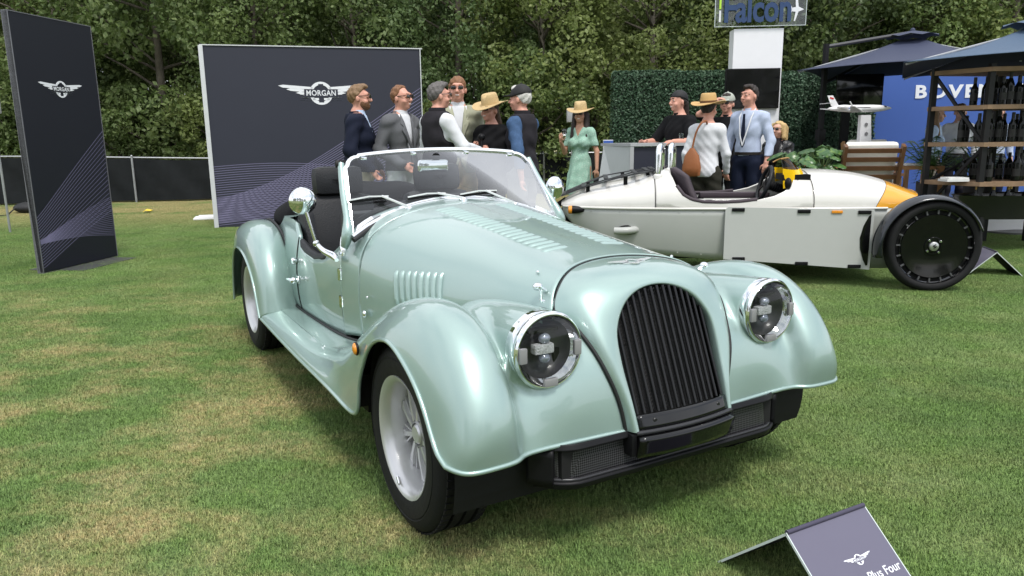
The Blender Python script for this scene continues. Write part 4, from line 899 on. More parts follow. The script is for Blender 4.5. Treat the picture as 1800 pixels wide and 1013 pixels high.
# tub below the belt
def low_z(x): return float(np.interp(x, [-3.02, -2.9, -2.69, -2.3, -1.6, -.4, .0], [.50, .40, .30, .268, .215, .15, .15]))
for s in (-1, 1):
    G = np.zeros((60, 8, 3))
    for i, x in enumerate(np.linspace(-3.01, -.15, 60)):
        for j, t in enumerate(np.linspace(0, 1, 8)): G[i, j] = (x + .10 * t * t * max(0, (-2.6 - x) / .4), s * (hw(x) - .06 * t * t), BELT - .006 + (low_z(x) - BELT) * t)
    o = obj('tub_side', gridmesh('tub_side', G, flip=(s > 0)), TUBG, tk); solid(o, .02)
    MB().tube([(x, s * (hw(x) + .004), BELT - .004) for x in np.linspace(-3.0, -.3, 60)], .011, 8).build('belt_strip', CREAM, tk, 60)
    # bolt-on side blade
    pb = MB().prism([(-1.625, .235), (-.425, .150), (-.42, .652), (-1.60, .678), (-1.625, .66)], .02, R=Matrix(((1, 0, 0), (0, 0, 1), (0, 1, 0))), c=(0, s * .585 - .01, 0))
    pn = pb.build('side_blade', PANG, tk, 0)
    for (cx_, cz_) in ((-1.52, .655), (-.985, .640), (-.50, .632), (-.55, .178), (-.98, .20), (-1.5, .238)): MB().box((cx_, s * .600, cz_), (.105, .014, .030), bev=.005).box((cx_ - .035, s * .609, cz_), (.012, .004, .012)).box((cx_ + .035, s * .609, cz_), (.012, .004, .012)).build('blade_mount', SATIN, pn)
    MB().box((-.72, s * .600, .636), (.088, .012, .024), bev=.005).build('side_marker', AMBER, pn)
    sc = [(-.445, .615), (-.463, .60), (-.50, .52), (-.522, .42), (-.515, .33), (-.485, .235), (-.46, .185), (-.445, .190)]
    MB().prism(sc, .008, R=Matrix(((1, 0, 0), (0, 0, 1), (0, 1, 0))), c=(0, s * .597 - .004, 0)).build('side_scoop', GLOSSB, pn, 0)
    for x_ in (-2.75, -2.5, -2.25, -2.0, -1.8):
        for z_ in (.63, low_z(x_) + .03): MB().ball((x_, s * (hw(x_) - (.001 if z_ > .5 else .052)), z_), .006, 8, 6).build('rivet', TUBG, tk, 60)
    # tail indicator
    iy = s * (hw(-2.88) + .02)
    MB().lathe([(0, .0), (.02, .01), (.034, .04), (.037, .07), (.034, .075)], 18, 'x', (-2.905, iy, .638)).build('indicator_shell', SATIN, tk, 60) if False else None
    b = MB().lathe([(0, .14), (.018, .12), (.030, .08), (.036, .03), (.036, .012)], 18, 'x', (-2.935, iy, .638)); b.build('indicator_shell', SATIN, tk, 60)
    MB().lathe([(.0365, .016), (.0365, -.014), (.028, -.018), (0, -.018)], 18, 'x', (-2.935, iy, .638)).build('indicator_lens', AMBER, tk, 60)
    # exhaust outlet
    ey = s * (hw(-2.45) - .005)
    MB().ball((-2.425, ey, .472), (.105, .008, .042), 18, 10).build('exhaust_recess', DARK, tk, 60)
    MB().tube(spline([(-2.34, ey - s * .03, .475), (-2.40, ey + s * .025, .472), (-2.47, ey + s * .04, .468), (-2.55, ey + s * .035, .468)], 12), .032, 12).build('exhaust_pipe', TUBG, tk, 60)
b = MB().box((-1.5, 0, .24), (2.6, .86, .05)).box((-1.75, 0, .42), (1.5, .84, .3)).box((-2.65, 0, .45), (.4, .5, .2)); b.build('floor_pan', DARK, tk, 0)
MB().box((-3.0, 0, .56), (.05, .34, .16), bev=.02).box((-3.02, 0, .42), (.04, .12, .12), bev=.02).bar((-2.98, 0, .70), (-3.10, 0, .62), .05).build('tail_bracket', SATIN, tk)
for y, z in ((-.10, .50), (.0, .42), (.10, .50)): MB().lathe([(0, -.02), (.028, -.018), (.03, 0), (.03, .02)], 14, 'x', (-3.035, y, z)).build('tail_lamp', mat('red_lens', (.45, .01, .015), .2, coat=1), tk, 60)
# rear wheel
rwh = MB().lathe([(.19, -.07), (.24, -.08), (.30, -.085), (.32, -.06), (.325, 0), (.32, .06), (.30, .085), (.24, .08), (.19, .07), (.19, -.07)], 40, 'y', (-2.72, 0, .325)); rwh.build('rear_tyre', RUBBER, tk, 50)
# roll hoops on sockets
for y in (-.245, .22):
    w_ = .085; x0 = -2.17 if y < 0 else -2.02; z0 = ctop(x0) - .10
    pts = [(x0, y - w_, z0)] + [(x0 - .0, y - w_ * math.cos(a), 1.175 - .07 + w_ * math.sin(a) * .95) for a in np.linspace(0, math.pi, 14)] + [(x0, y + w_, z0)]
    pts = [(p[0] + (p[1] - y + w_) * .28, p[1], p[2]) for p in pts]
    h = MB().tube(pts, .027, 14); h.build('roll_hoop', CHROME, tk, 60)
    MB().lathe([(.045, -.02), (.043, .04), (.036, .055), (.028, .058)], 18, 'z', (pts[0][0], pts[0][1], z0 + .02)).build('hoop_socket', CREAM, tk, 60)
# seat shells
for y in (-.245, .245):
    sh = np.zeros((20, 17, 3))
    for i, t in enumerate(np.linspace(0, 1, 20)):
        z = .99 - .02 * 0 - (.99 - .42) * t; xb = -2.06 + .13 * t + .30 * max(0, t - .75) ** 1.2
        for j, q in enumerate(np.linspace(-1, 1, 17)): sh[i, j] = (xb + .12 * abs(q) ** 2.2 * (1 - .2 * t) + .07 * q * q * t, y + q * (.19 + .05 * min(1, t * 3)), z - .06 * abs(q) ** 3 * (1 - t))
    o = obj('seat_back', gridmesh('seat_back', sh), PLUM, tk); solid(o, .05)
    MB().bar((-1.96, y + .06, .95), (-1.80, y + .05, .70), .055, .008).bar((-1.80, y + .05, .70), (-1.74, y - .05, .69), .055, .008).box((-1.72, y - .06, .70), (.05, .025, .03)).build('seat_belt', SATIN, tk)
    MB().box((-1.6, y, .52), (.55, .44, .08), bev=.03).build('seat_base', PLUM, tk)
for s in (-1, 1):
    MB().tube([(x, s * (hw(x) * max(.0, 1 - ((rimz(x) - BELT) / (ctop(x) - BELT)) ** 2.3) ** .4 - .01), rimz(x) + .002) for x in np.linspace(-2.02, -1.36, 26)], .017, 8).build('cockpit_padding', PLUM, tk, 60)
MB().box((-1.45, 0, .735), (.62, .10, .05), bev=.015).build('centre_tunnel', PLUM, tk)
# steering wheel and column
R = Matrix.Translation((-1.24, -.245, .85)) @ Matrix.Rotation(rad(-72), 4, 'Y')
b = MB().tube([(math.cos(a) * .15, math.sin(a) * .15, 0) for a in np.linspace(0, 2 * math.pi, 33)[:-1]], .017, 8, closed=True); b.v = [tuple(R @ Vector(p)) for p in b.v]; b.build('steering_wheel', LEATHER, tk, 60)
b = MB().tube([(0, 0, 0), (0, 0, -.2)], .035, 12)
for k in range(7): b.tube([(0, 0, -.03 - .02 * k), (0, 0, -.04 - .02 * k)], .042, 14)
for a in (0, 120, 240): b.bar((0, 0, 0), (.145 * math.cos(rad(a)), .145 * math.sin(rad(a)), 0), .03, .008)
b.v = [tuple(R @ Vector(p)) for p in b.v]; b.build('steering_column', SATIN, tk)
# dash pad, aero screens
MB().prism([(-1.13, -.40), (-.90, -.42), (-.86, .42), (-1.09, .40)], .05, c=(0, 0, .885)).build('dash_pad', SATIN, tk, 0)
for y in (-.25,):
    e = empty('aero_screen'); e.parent = tk
    P0 = [(-1.115, y - .145, .815), (-.99, y - .15, .86), (-.935, y - .06, .945), (-.935, y + .06, .96), (-.99, y + .15, .90), (-1.115, y + .145, .86)]
    P1 = [(-1.13, y - .15, .985), (-1.03, y - .16, .975), (-.965, y - .06, .985), (-.965, y + .06, .995), (-1.03, y + .145, .985), (-1.13, y + .14, .985)]
    P2 = [(-1.145, y - .14, 1.065), (-1.10, y - .14, 1.075), (-1.06, y - .05, 1.065), (-1.06, y + .05, 1.065), (-1.10, y + .12, 1.055), (-1.15, y + .12, 1.03)]
    o = obj('lower_screen', gridmesh('lower_screen', np.array([spline(P0, 22), spline(P1, 22)])), YGL, e)
    o = obj('upper_screen', gridmesh('upper_screen', np.array([spline(P1, 22), spline(P2, 22)])), glassmat('smoked_yellow', (.34, .27, .20), 1.), e)
    MB().tube(spline(P2, 22), .006, 8).build('screen_edge', mat('bronze_edge', (.36, .20, .06), .4), e, 60)
MB().box((-1.02, -.41, .812), (.16, .03, .035), bev=.006).build('screen_base', SATIN, tk)
MB().ball((-1.10, -.49, .865), (.028, .045, .050), 14, 10).build('mirror_pod', SATIN, tk, 60)
MB().tube([(-1.08, -.475, .82), (-1.06, -.52, .755)], .008, 8).ball((-1.06, -.525, .745), .016).build('mirror_stalk', STEEL, tk)
# luggage rack
rk = empty('luggage_rack'); rk.parent = tk
def rkz(x): return float(np.interp(x, [-3.02, -2.65, -2.2], [.745, .895, .975]))
for s in (-1, 1):
    pa = [(x, s * y_, rkz(x)) for x, y_ in ((-3.02, .16), (-2.75, .30), (-2.62, .34), (-2.32, .34), (-2.20, .26))]
    b = MB()
    for q in range(4): b.bar(pa[q], pa[q + 1], .045, .010)
    b.build('side_rail', DMET, rk)
    b = MB(); b.bar((-2.98, s * .09, rkz(-2.98) + .01), (-2.2, s * .14, rkz(-2.2) + .01), .03, .010); b.build('slat', DMET, rk)
for x, y_ in ((-3.0, .18), (-2.82, .27), (-2.62, .34), (-2.36, .33), (-2.25, .30), (-2.20, .26)): MB().bar((x, -y_, rkz(x) + .006), (x, y_, rkz(x) + .006), .04, .009).build('cross_bar', DMET, rk)
for x, y_ in ((-2.78, -.27), (-2.45, -.33), (-2.78, .27), (-2.45, .33), (-2.25, -.22)): MB().bar((x, y_, rkz(x)), (x, y_ * .96, rkz(x) - .075), .035, .03).build('rack_foot', SATIN, rk)
# front suspension, wheels, cycle fenders
for s in (-1, 1): MB().tube([(-.05, s * .38, .42), (0, s * .70, .37)], .02, 8).tube([(.08, s * .35, .52), (0, s * .70, .45)], .018, 8).tube([(-.2, s * .35, .30), (0, s * .70, .30)], .018, 8).build('suspension_arm', SATIN, tk)
def disc_wheel():
    w = MB().lathe([(.292, .10), (.300, .015), (.304, .004), (.300, .0), (.294, .010), (.290, .020)], 64, 'y').build('wheel', GLOSSB, None, 45)
    MB().lathe([(.262, .022), (.255, .014), (.20, .020), (.12, .030), (.075, .030), (.07, .022), (.055, .022), (.05, .030), (0, .030)], 64, 'y').build('disc', GLOSSB, w, 30)
    for k in range(20):
        a = 2 * math.pi * k / 20; b = MB().box((.276, .022, 0), (.030, .012, .011)); R = rot('Y', a); b.v = [tuple(R @ Vector(p)) for p in b.v]; b.build('spoke', mat('grey_spoke', (.14, .14, .15), .35, .4), w, 0)
    MB().lathe([(.292, .045), (.255, .045)], 40, 'y').build('slot_backing', DARK, w, 0)
    for k in range(4):
        a = math.pi / 4 + .25 + k * math.pi / 2; MB().lathe([(.011, .030), (.011, .014), (.008, .010), (0, .010)], 12, 'y', (.062 * math.cos(a), 0, .062 * math.sin(a))).build('wheel_bolt', CHROME, w, 40)
    MB().lathe([(.036, .030), (.036, .012), (.030, .008), (0, .007)], 28, 'y').build('hub_cap', mat('brushed_hub', (.55, .55, .54), .35, .9, var=.3, vscale=40), w, 40)
    MB().box((-.004, .005, .008), (.006, .004, .028), rot('Y', .5)).box((.006, .005, -.004), (.006, .004, .028), rot('Y', .5)).box((0, .005, 0), (.028, .004, .005), rot('Y', .3)).build('hub_emblem', SATIN, w, 0)
    MB().lathe([(.298, .008), (.310, -.004), (.335, -.012), (.355, -.004), (.368, .020), (.3735, .055), (.368, .090), (.355, .115), (.33, .122), (.298, .10)], 72, 'y').build('tyre', RUBBER, w, 60)
    return w
dwl = disc_wheel()
for s in (-1, 1):
    w = dwl if s < 0 else copy_tree(dwl); w.parent = tk; w.location = (0, s * .775, .3715); w.rotation_euler = (0, .35, 0 if s < 0 else math.pi)
    P = np.zeros((40, 11, 3))
    for i, t in enumerate(np.linspace(-.06, 2.92, 40)):
        for j, q in enumerate(np.linspace(-1, 1, 11)):
            r_ = .428 - .035 * q * q + 0; P[i, j] = (r_ * math.cos(t + .42) - .03, s * .715 + q * .095, .36 + r_ * math.sin(t + .42))
    o = obj('cycle_fender', gridmesh('cycle_fender', P, flip=(s > 0)), FEND, tk); solid(o, .008)
# ================================================================ stand behind: hedges, counter, column, lounge, wine rack
HEDGE = leafmat('hedge_leaves', (.036, .086, .044), (.058, .122, .062), (.115, .19, .105), trans=.15, rough=.62)
def hedge_mesh(w, h, d, n, seed):
    rng = np.random.default_rng(seed); P = rng.uniform(-.5, .5, (n, 3)) * [w, d, h] + [0, 0, h / 2]; f = rng.choice(4, n, p=[.62, .14, .12, .12])
    nz = np.zeros((n, 3)); dp = rng.uniform(-.012, .03, n)
    P[f == 0, 1] = -d / 2; nz[f == 0] = (0, -1, 0); P[f == 1, 2] = h; nz[f == 1] = (0, 0, 1); P[f == 2, 0] = -w / 2; nz[f == 2] = (-1, 0, 0); P[f == 3, 0] = w / 2; nz[f == 3] = (1, 0, 0)
    P += nz * dp[:, None]; nn_ = nz + rng.normal(size=(n, 3)) * .75; nn_ /= np.linalg.norm(nn_, axis=1)[:, None]
    a = np.cross(nn_, rng.normal(size=(n, 3))); a /= np.linalg.norm(a, axis=1)[:, None]; b = np.cross(nn_, a); s = rng.uniform(.016, .030, n)[:, None]
    return quads_mesh('foliage', np.stack([P - a * s, P - b * s * .6, P + a * s, P + b * s * .6], 1).reshape(-1, 3), n)
def core_mesh(w, h, d): b = MB().box((0, 0, h / 2), (w - .02, d - .02, h - .01), bev=.03); return mesh('core', b.v, b.f)
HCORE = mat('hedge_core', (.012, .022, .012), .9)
hm1 = hedge_mesh(1.06, 2.27, .38, 12000, 3); hc1 = core_mesh(1.06, 2.27, .38); hm2 = hedge_mesh(.70, 2.27, .38, 9000, 4); hc2 = core_mesh(.70, 2.27, .38)
for x, y, a, h_, c_, lb in ((2.22, 12.55, -.06, hm1, hc1, 'leftmost square-cut artificial hedge panel behind the counter'), (3.345, 12.74, -.06, hm1, hc1, 'artificial hedge panel behind the black-polo man, left of the white column'),
                            (4.62, 13.15, -.2, hm2, hc2, 'narrow artificial hedge panel just right of the white column'), (5.34, 13.35, -.2, hm2, hc2, 'narrow artificial hedge panel behind the model jet'), (6.06, 13.55, -.2, hm2, hc2, 'narrow artificial hedge panel farthest right, behind the black screen')):
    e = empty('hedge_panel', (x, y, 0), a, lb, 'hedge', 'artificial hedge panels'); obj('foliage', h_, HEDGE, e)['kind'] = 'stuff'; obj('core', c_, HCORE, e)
# counter
ALS = mat('silver_counter_edge', (.55, .56, .57), .35, .5, var=.05)
ct = empty('counter', (1.43, 8.9, 0), 0, 'silver-edged bar counter with dark navy front and slanted end panel', 'counter')
MB().box((.44, .012, .58), (.86, .024, 1.12)).build('front_panel', mat('counter_navy', srgb(44, 46, 58), .45, var=.05), ct, 0)
MB().add([(-.02, .0, 0), (-.42, .50, 0), (-.27, .50, 1.15), (-.02, 0, 1.15), (-.02, .03, 0), (-.40, .53, 0), (-.25, .53, 1.15), (-.02, .03, 1.15)], [(0, 3, 2, 1), (4, 5, 6, 7), (0, 1, 5, 4), (1, 2, 6, 5), (2, 3, 7, 6), (3, 0, 4, 7)]).build('end_panel', mat('pale_grey_end', (.52, .54, .55), .4, var=.04), ct, 0)
MB().box((0, 0, .575), (.045, .05, 1.15)).build('corner_post', ALS, ct, 0)
MB().prism([(-.30, .56), (-.02, -.03), (.90, -.03), (.90, .56)], .035, c=(0, 0, 1.152)).build('counter_top', ALS, ct, 0)
cup = MB().lathe([(0, 0), (.030, 0), (.038, .11), (.036, .11), (.0285, .006), (0, .006)], 18).build('cup', glassmat('clear_plastic', (.9, .92, .93), 1.5, .1)); cup.location = (2.03, 8.98, 1.188); tag(cup, 'clear plastic cup standing on the counter by the brown bag', 'cup')
ib = empty('info_board', (1.28, 9.9, 0), .1, 'small white notice board with blue header behind the counter end', 'notice board'); MB().box((0, 0, .95), (.13, .02, .55)).build('board', mat('white_board', (.8, .8, .8), .5), ib, 0); MB().box((0, -.013, 1.19), (.128, .004, .05)).build('header_band', mat('blue_band', (.05, .12, .42), .5), ib, 0); MB().box((-.03, -.013, .86), (.03, .004, .03)).build('red_mark', mat('red_mark', (.5, .03, .03), .5), ib, 0); MB().tube([(0, 0, 0), (0, 0, .7)], .015, 8).build('stand', STEEL, ib)
for z in (1.1, 1.04, .98): MB().box((0, -.013, z), (.08, .004, .012)).build('text_line', mat('grey_text', (.2, .2, .22), .6), ib, 0)
# white column, screen, glass sign
WHC = mat('white_laminate', (.78, .78, .80), .45, var=.02)
cl = empty('sign_column', (3.70, 11.55, 0), rad(-4), 'tall white rectangular column with a black screen on its front', 'column')
MB().box((0, .12, 1.40), (.72, .30, 2.80)).build('column_body', WHC, cl, 0)
scr = MB().box((-.07, -.07, 1.94), (.80, .05, .58), bev=.006).build('screen_casing', SATIN, cl); MB().box((-.07, -.097, 1.94), (.775, .006, .555)).build('screen_glass', GLOSSB, cl, 0)
fs = empty('glass_sign', (3.70, 11.50, 2.83), rad(-4), 'clear glass panel sign reading Falcon in navy on top of the white column', 'sign')
MB().box((0, 0, .26), (1.31, .02, .52)).build('glass_panel', glassmat('sign_glass', (.86, .90, .90), 1.1), fs, 0)
MB().box((0, 0, .003), (1.315, .026, .008)).box((.655, 0, .26), (.008, .026, .52)).box((-.655, 0, .26), (.008, .026, .52)).build('glass_edge', mat('pale_glass_edge', (.6, .66, .66), .2), fs, 0)
me = text_mesh('Falcon', .54, .012, 'lettering', bold=.014, spacing=.98, sx=.72); me.transform(Matrix.Rotation(rad(90), 4, 'X')); me.transform(Matrix.Translation((-.05, -.03, .23))); obj('lettering', me, mat('falcon_navy', (.025, .055, .14), .5), fs)
MB().box((-.585, -.014, .38), (.028, .004, .26)).build('lime_bar', mat('lime_print', (.45, .72, .06), .5), fs, 0); MB().box((-.585, -.014, .15), (.028, .004, .16)).build('white_bar', WHITEP, fs, 0)
pl_ = [(.0, .16), (.02, .04), (.10, .0), (.02, -.03), (-.02, -.16), (-.04, -.16), (-.02, -.03), (-.07, -.025), (-.09, -.06), (-.105, -.06), (-.10, 0), (-.105, .06), (-.09, .06), (-.07, .025), (-.02, .035), (-.03, .16)]
MB().prism([(p[0] * 1.0, p[1] * 1.0) for p in pl_], .006, R=Matrix(((1, 0, 0), (0, 0, -1), (0, 1, 0))), c=(.52, -.012, .22)).build('jet_symbol', WHITEP, fs, 0)
lt = empty('lantern', (3.10, 9.9, 0), .6, 'white cube lantern on a wooden post behind the woman in the white shirt', 'lantern'); MB().box((0, 0, .50), (.10, .10, 1.0)).build('post', mat('teak', (.30, .16, .07), .6, var=.3, vscale=14, bump=.2), lt, 0); MB().box((0, 0, 1.14), (.24, .24, .28), bev=.01).build('shade', WHC, lt)
# second screen on a stand
tv = empty('screen_stand', (5.06, 11.1, 0), rad(-3), 'black flat screen on a dark stand in front of the blue wall', 'screen'); MB().box((0, 0, 1.85), (.66, .05, .50), bev=.006).build('screen', GLOSSB, tv); MB().box((-.16, .03, .80), (.12, .05, 1.6)).build('leg', SATIN, tv, 0); MB().box((-.1, .03, .015), (.5, .4, .03)).build('foot', SATIN, tv, 0)
# blue wall
bw = empty('blue_wall', (8.2, 13.3, 0), rad(-2), 'bright blue exhibition wall with large white lettering', 'exhibition wall')
MB().box((0, .06, 1.16), (4.1, .12, 2.32)).build('wall_panel', mat('royal_blue_print', (.045, .105, .36), .5, var=.04, vscale=2), bw, 0)
me = text_mesh('BOVENSIEPEN', .30, .006, 'lettering', bold=.010, spacing=1.22, sx=1.22); me.transform(Matrix.Rotation(rad(90), 4, 'X')); xs = [v.co.x for v in me.vertices]; me.transform(Matrix.Translation((-1.14 - min(xs), -.008, 1.945))); obj('lettering', me, WHITEP, bw)
# low platform
pf = tag(MB().box((0, 0, .13), (4.6, 3.4, .26)).build('platform', mat('white_platform', (.66, .66, .66), .6, var=.05), None, 0), 'low white exhibition platform under the lounge chairs', 'platform'); pf.location = (6.35, 11.1, 0)
cp = tag(MB().box((0, 0, .006), (4.3, 3.1, .012)).build('carpet', mat('blue_carpet', (.02, .045, .12), .9, var=.2, vscale=40), None, 0), 'dark blue carpet on the white platform', 'carpet'); cp.location = (6.35, 11.15, .262)
# model jet
jp = empty('jet_pedestal', (4.72, 10.0, 0), 0, 'slim white pedestal with round holes carrying the model jet', 'pedestal')
MB().add([(-.10, -.05, 0), (.14, -.05, 0), (.14, .05, 0), (-.10, .05, 0), (-.13, -.04, 1.50), (.0, -.04, 1.50), (.0, .04, 1.50), (-.13, .04, 1.50)], [(0, 3, 2, 1), (4, 5, 6, 7), (0, 1, 5, 4), (1, 2, 6, 5), (2, 3, 7, 6), (3, 0, 4, 7)]).build('pedestal_body', WHC, jp, 0)
for z, x in ((1.38, -.055), (1.26, -.045), (1.11, -.03)): MB().lathe([(0, -.05), (.022, -.05), (.022, -.045)], 14, 'y', (x, 0, z)).build('hole', mat('hole_grey', (.2, .2, .21), .6), jp)
jt = empty('model_jet', (4.55, 10.0, 1.585), 0, 'white model business jet with blue stripe on a white pedestal', 'model aircraft')
b = MB().lathe([(0, -.40), (.02, -.36), (.038, -.22), (.048, -.08), (.048, .20), (.042, .30), (.028, .38), (.010, .44), (0, .45)], 18, 'x'); b.build('fuselage', mat('white_gloss', (.80, .80, .80), .2, coat=.6), jt, 60)
MB().add([(.06, -.03, -.03), (-.10, -.03, -.03), (-.30, -.46, .02), (-.24, -.46, .02), (.06, -.03, -.042), (-.10, -.03, -.042), (-.30, -.46, .012), (-.24, -.46, .012)], [(0, 1, 2, 3), (7, 6, 5, 4), (0, 3, 7, 4), (1, 5, 6, 2), (2, 6, 7, 3)]).tube([(-.27, -.46, .016), (-.31, -.475, .07)], .008, 6).add([(.06, .03, -.03), (-.10, .03, -.03), (-.30, .46, .02), (-.24, .46, .02), (.06, .03, -.042), (-.10, .03, -.042), (-.30, .46, .012), (-.24, .46, .012)], [(3, 2, 1, 0), (4, 5, 6, 7), (4, 7, 3, 0), (2, 6, 5, 1), (3, 7, 6, 2)]).build('wing', MATS['white_gloss'], jt, 0)
MB().prism([(-.24, .03), (-.34, .03), (-.40, .17), (-.33, .17)], .012, R=Matrix(((1, 0, 0), (0, 0, 1), (0, 1, 0))), c=(0, -.006, 0)).build('tail_fin', MATS['white_gloss'], jt, 0)
MB().box((-.40, 0, .07), (.06, .34, .008)).build('tailplane', MATS['white_gloss'], jt, 0)
for s in (-1, 1): MB().lathe([(0, -.09), (.02, -.08), (.026, 0), (.024, .06), (.018, .065), (0, .06)], 14, 'x', (-.21, s * .072, .022)).build('engine', MATS['white_gloss'], jt, 60)
MB().box((-.345, -.009, .135), (.05, .004, .02), rot('Y', .3)).build('red_flash', mat('red_mark', (.5, .03, .03), .5), jt, 0)
MB().box((.02, -.047, .012), (.26, .004, .008)).build('window_row', mat('dark_window', (.03, .03, .04), .3), jt, 0); MB().box((.355, -.022, .022), (.03, .03, .012), rot('Y', .4)).build('cockpit_window', MATS['dark_window'], jt, 0)
MB().tube([(-.13, -.044, .0), (-.10, -.05, .02), (-.06, -.049, .015)], .006, 6).build('blue_stripe', MATS['blue_band'], jt)
# ---- umbrellas
def umbrella(cx, cy, ze, za, half, rz, m, label, pole, armh):
    e = empty('cantilever_umbrella', (cx, cy, 0), rz, label, 'umbrella', 'navy umbrellas'); n = 12; P = []; UND = MATS.get('shaded_underside') or mat('shaded_underside', (.012, .014, .02), .9)  # underside coloured near black, shade below the canopy put into the material
    b = MB(); v = []; f = []
    for k in range(4):
        a0 = math.pi / 2 * k; c0 = np.array([half * math.cos(a0), half * math.sin(a0), ze]); c1 = np.array([half * math.cos(a0 + math.pi / 2), half * math.sin(a0 + math.pi / 2), ze])
        ap = np.array([0, 0, za]); base = len(v); m_ = 10
        for i in range(m_ + 1):
            t = .10 + .90 * i / m_
            for j in range(m_ + 1):
                q = j / m_; p = ap * (1 - t) + (c0 * (1 - q) + c1 * q) * t; p = p.copy(); p[2] -= .10 * math.sin(math.pi * t) * .5; p[2] += .05 * math.sin(math.pi * q) * t * t; v.append(tuple(p))
        for i in range(m_):
            for j in range(m_): q = base + i * (m_ + 1) + j; f.append((q, q + m_ + 1, q + m_ + 2, q + 1))
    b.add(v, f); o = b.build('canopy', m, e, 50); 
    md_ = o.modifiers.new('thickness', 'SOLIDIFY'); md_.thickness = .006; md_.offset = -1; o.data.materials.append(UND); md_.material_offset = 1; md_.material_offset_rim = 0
    vt = MB()
    for k in range(8):
        a = math.pi / 4 * k; r1 = half * .20
        vt.add([(0, 0, za + .07), (r1 * math.cos(a - .39), r1 * math.sin(a - .39), za - .03), (r1 * .9 * math.cos(a), r1 * .9 * math.sin(a), za - .0), (r1 * math.cos(a + .39), r1 * math.sin(a + .39), za - .03)], [(0, 1, 2), (0, 2, 3)])
    vt.ball((0, 0, za + .07), .035, 10, 6); vt.build('vent_cap', m, o, 40)
    for k in range(4):
        a = math.pi / 2 * k; MB().tube([(0, 0, za - .06), (half * .98 * math.cos(a), half * .98 * math.sin(a), ze - .02)], .012, 6).build('rib', STEEL, e)
    MB().lathe([(0, -.09), (.05, -.08), (.05, .0), (0, .02)], 12, 'z', (0, 0, za - .08)).build('hub', SATIN, e)
    Mi = Matrix.Rotation(-rz, 4, 'Z') @ Matrix.Translation((-cx, -cy, 0)); pp = Mi @ Vector((pole[0], pole[1], 0))
    MB().box((pp.x, pp.y, armh / 2), (.06, .06, armh)).build('pole', SATIN, e, 0); MB().tube([(pp.x, pp.y, armh - .04), (0, 0, za + .04)], .026, 8).build('arm', DMET, e)
    MB().tube([(pp.x, pp.y, armh - .55), (pp.x * .55, pp.y * .55, ze + .12)], .022, 8).build('brace', SATIN, e); MB().box((pp.x, pp.y, 1.25), (.11, .11, .16), bev=.01).build('crank_box', SATIN, e)
    MB().lathe([(0, 0), (.42, 0), (.42, .03), (.06, .05), (.06, .4), (0, .4)], 28, 'z', (pp.x, pp.y, 0)).build('base', mat('grey_base', (.16, .16, .155), .8, var=.2), e); return e
umbrella(5.86, 11.3, 2.14, 2.65, 1.88, rad(14), mat('navy_canvas', (.036, .044, .082), .7, var=.06, bump=.1, bscale=300), 'navy cantilever umbrella with its pole beside the model jet', (4.56, 11.15), 2.53)
umbrella(5.92, 8.72, 2.0, 2.45, 1.85, rad(18), mat('blue_grey_canvas', (.060, .098, .155), .7, var=.06, bump=.1, bscale=300), 'blue-grey umbrella at the right edge over the wine rack', (6.44, 9.55), 2.2)
# ---- wine rack
WOOD = mat('rough_shelf_wood', (.26, .17, .10), .7, var=.45, vscale=9, bump=.35, bscale=30)
BLKS = mat('black_steel', (.014, .014, .015), .45, .4, var=.2)
rk_ = empty('wine_rack', (4.70, 8.2, 0), 0, 'tall black steel rack with wooden shelves full of wine bottles', 'rack')
posts = [(.0, .30), (.30, -.22), (1.42, -.10), (1.34, .46), (.86, .50)]
for x, y in posts: MB().box((x, y, .98), (.055, .055, 1.96)).build('post', BLKS, rk_, 0)
SH = [.70, 1.115, 1.50, 1.88]
for z in SH: MB().prism([(-.03, .34), (-.01, .20), (.27, -.27), (.55, -.31), (1.0, -.26), (1.45, -.14), (1.40, .50), (.86, .54)], .045, c=(0, 0, z)).build('shelf', WOOD, rk_, 0)
for pa, pb in (((.02, .30, 1.86), (.30, -.20, 1.15)), ((.02, .30, .72), (.86, .48, 1.10)), ((.30, -.2, 1.1), (.0, .3, .4)), ((.3, -.2, .72), (.86, .48, .3))): MB().bar(pa, pb, .03).build('brace', BLKS, rk_, 0)
def bottle_mesh(h, r, burg):
    p = [(0, 0), (r, 0), (r, .56 * h), (r * .97, .60 * h), (r * (.7 if burg else .55), .70 * h), (.016, .80 * h), (.0145, .97 * h), (.0155, .975 * h), (.0155, h), (0, h)]
    b = MB().lathe(p, 18); me = mesh('bottle', b.v, b.f); return autosmooth(me, 40)
BG = mat('dark_bottle_glass', (.004, .005, .004), .12, var=.2, spec=.3); FOILB = mat('black_foil', (.012, .012, .013), .35); GOLD = mat('gold_foil', (.45, .30, .10), .35, .8); LABW = mat('bottle_label', (.018, .018, .017), .6, var=.4, vscale=50)
BM = [bottle_mesh(.30, .038, False), bottle_mesh(.305, .042, True), bottle_mesh(.33, .040, True)]
def bottle(x, y, z, k, label, foil=FOILB, s=1., lab=True, tilt=0):
    o = obj('wine_bottle', BM[k], BG); o.location = (x, y, z); o.scale = (s, s, s); o.rotation_euler = (tilt, tilt, random.uniform(0, 6)); tag(o, label, 'bottle', 'wine bottles on the rack')
    b = MB().lathe([(.0168, .235), (.0168, .285), (.0172, .30), (0, .302)], 12); c = b.build('foil_cap', foil, o, 40); 
    if k == 2: c.location.z = .028
    if lab: b = MB().lathe([(.0388 if k == 0 else .0425, .05), (.0388 if k == 0 else .0425, .13)], 14, 'z', (0, 0, 0), 3.2, 5.6); q = b.build('label', LABW, o, 40); q.rotation_euler = (0, 0, -o.rotation_euler.z)
    return o
random.seed(3)
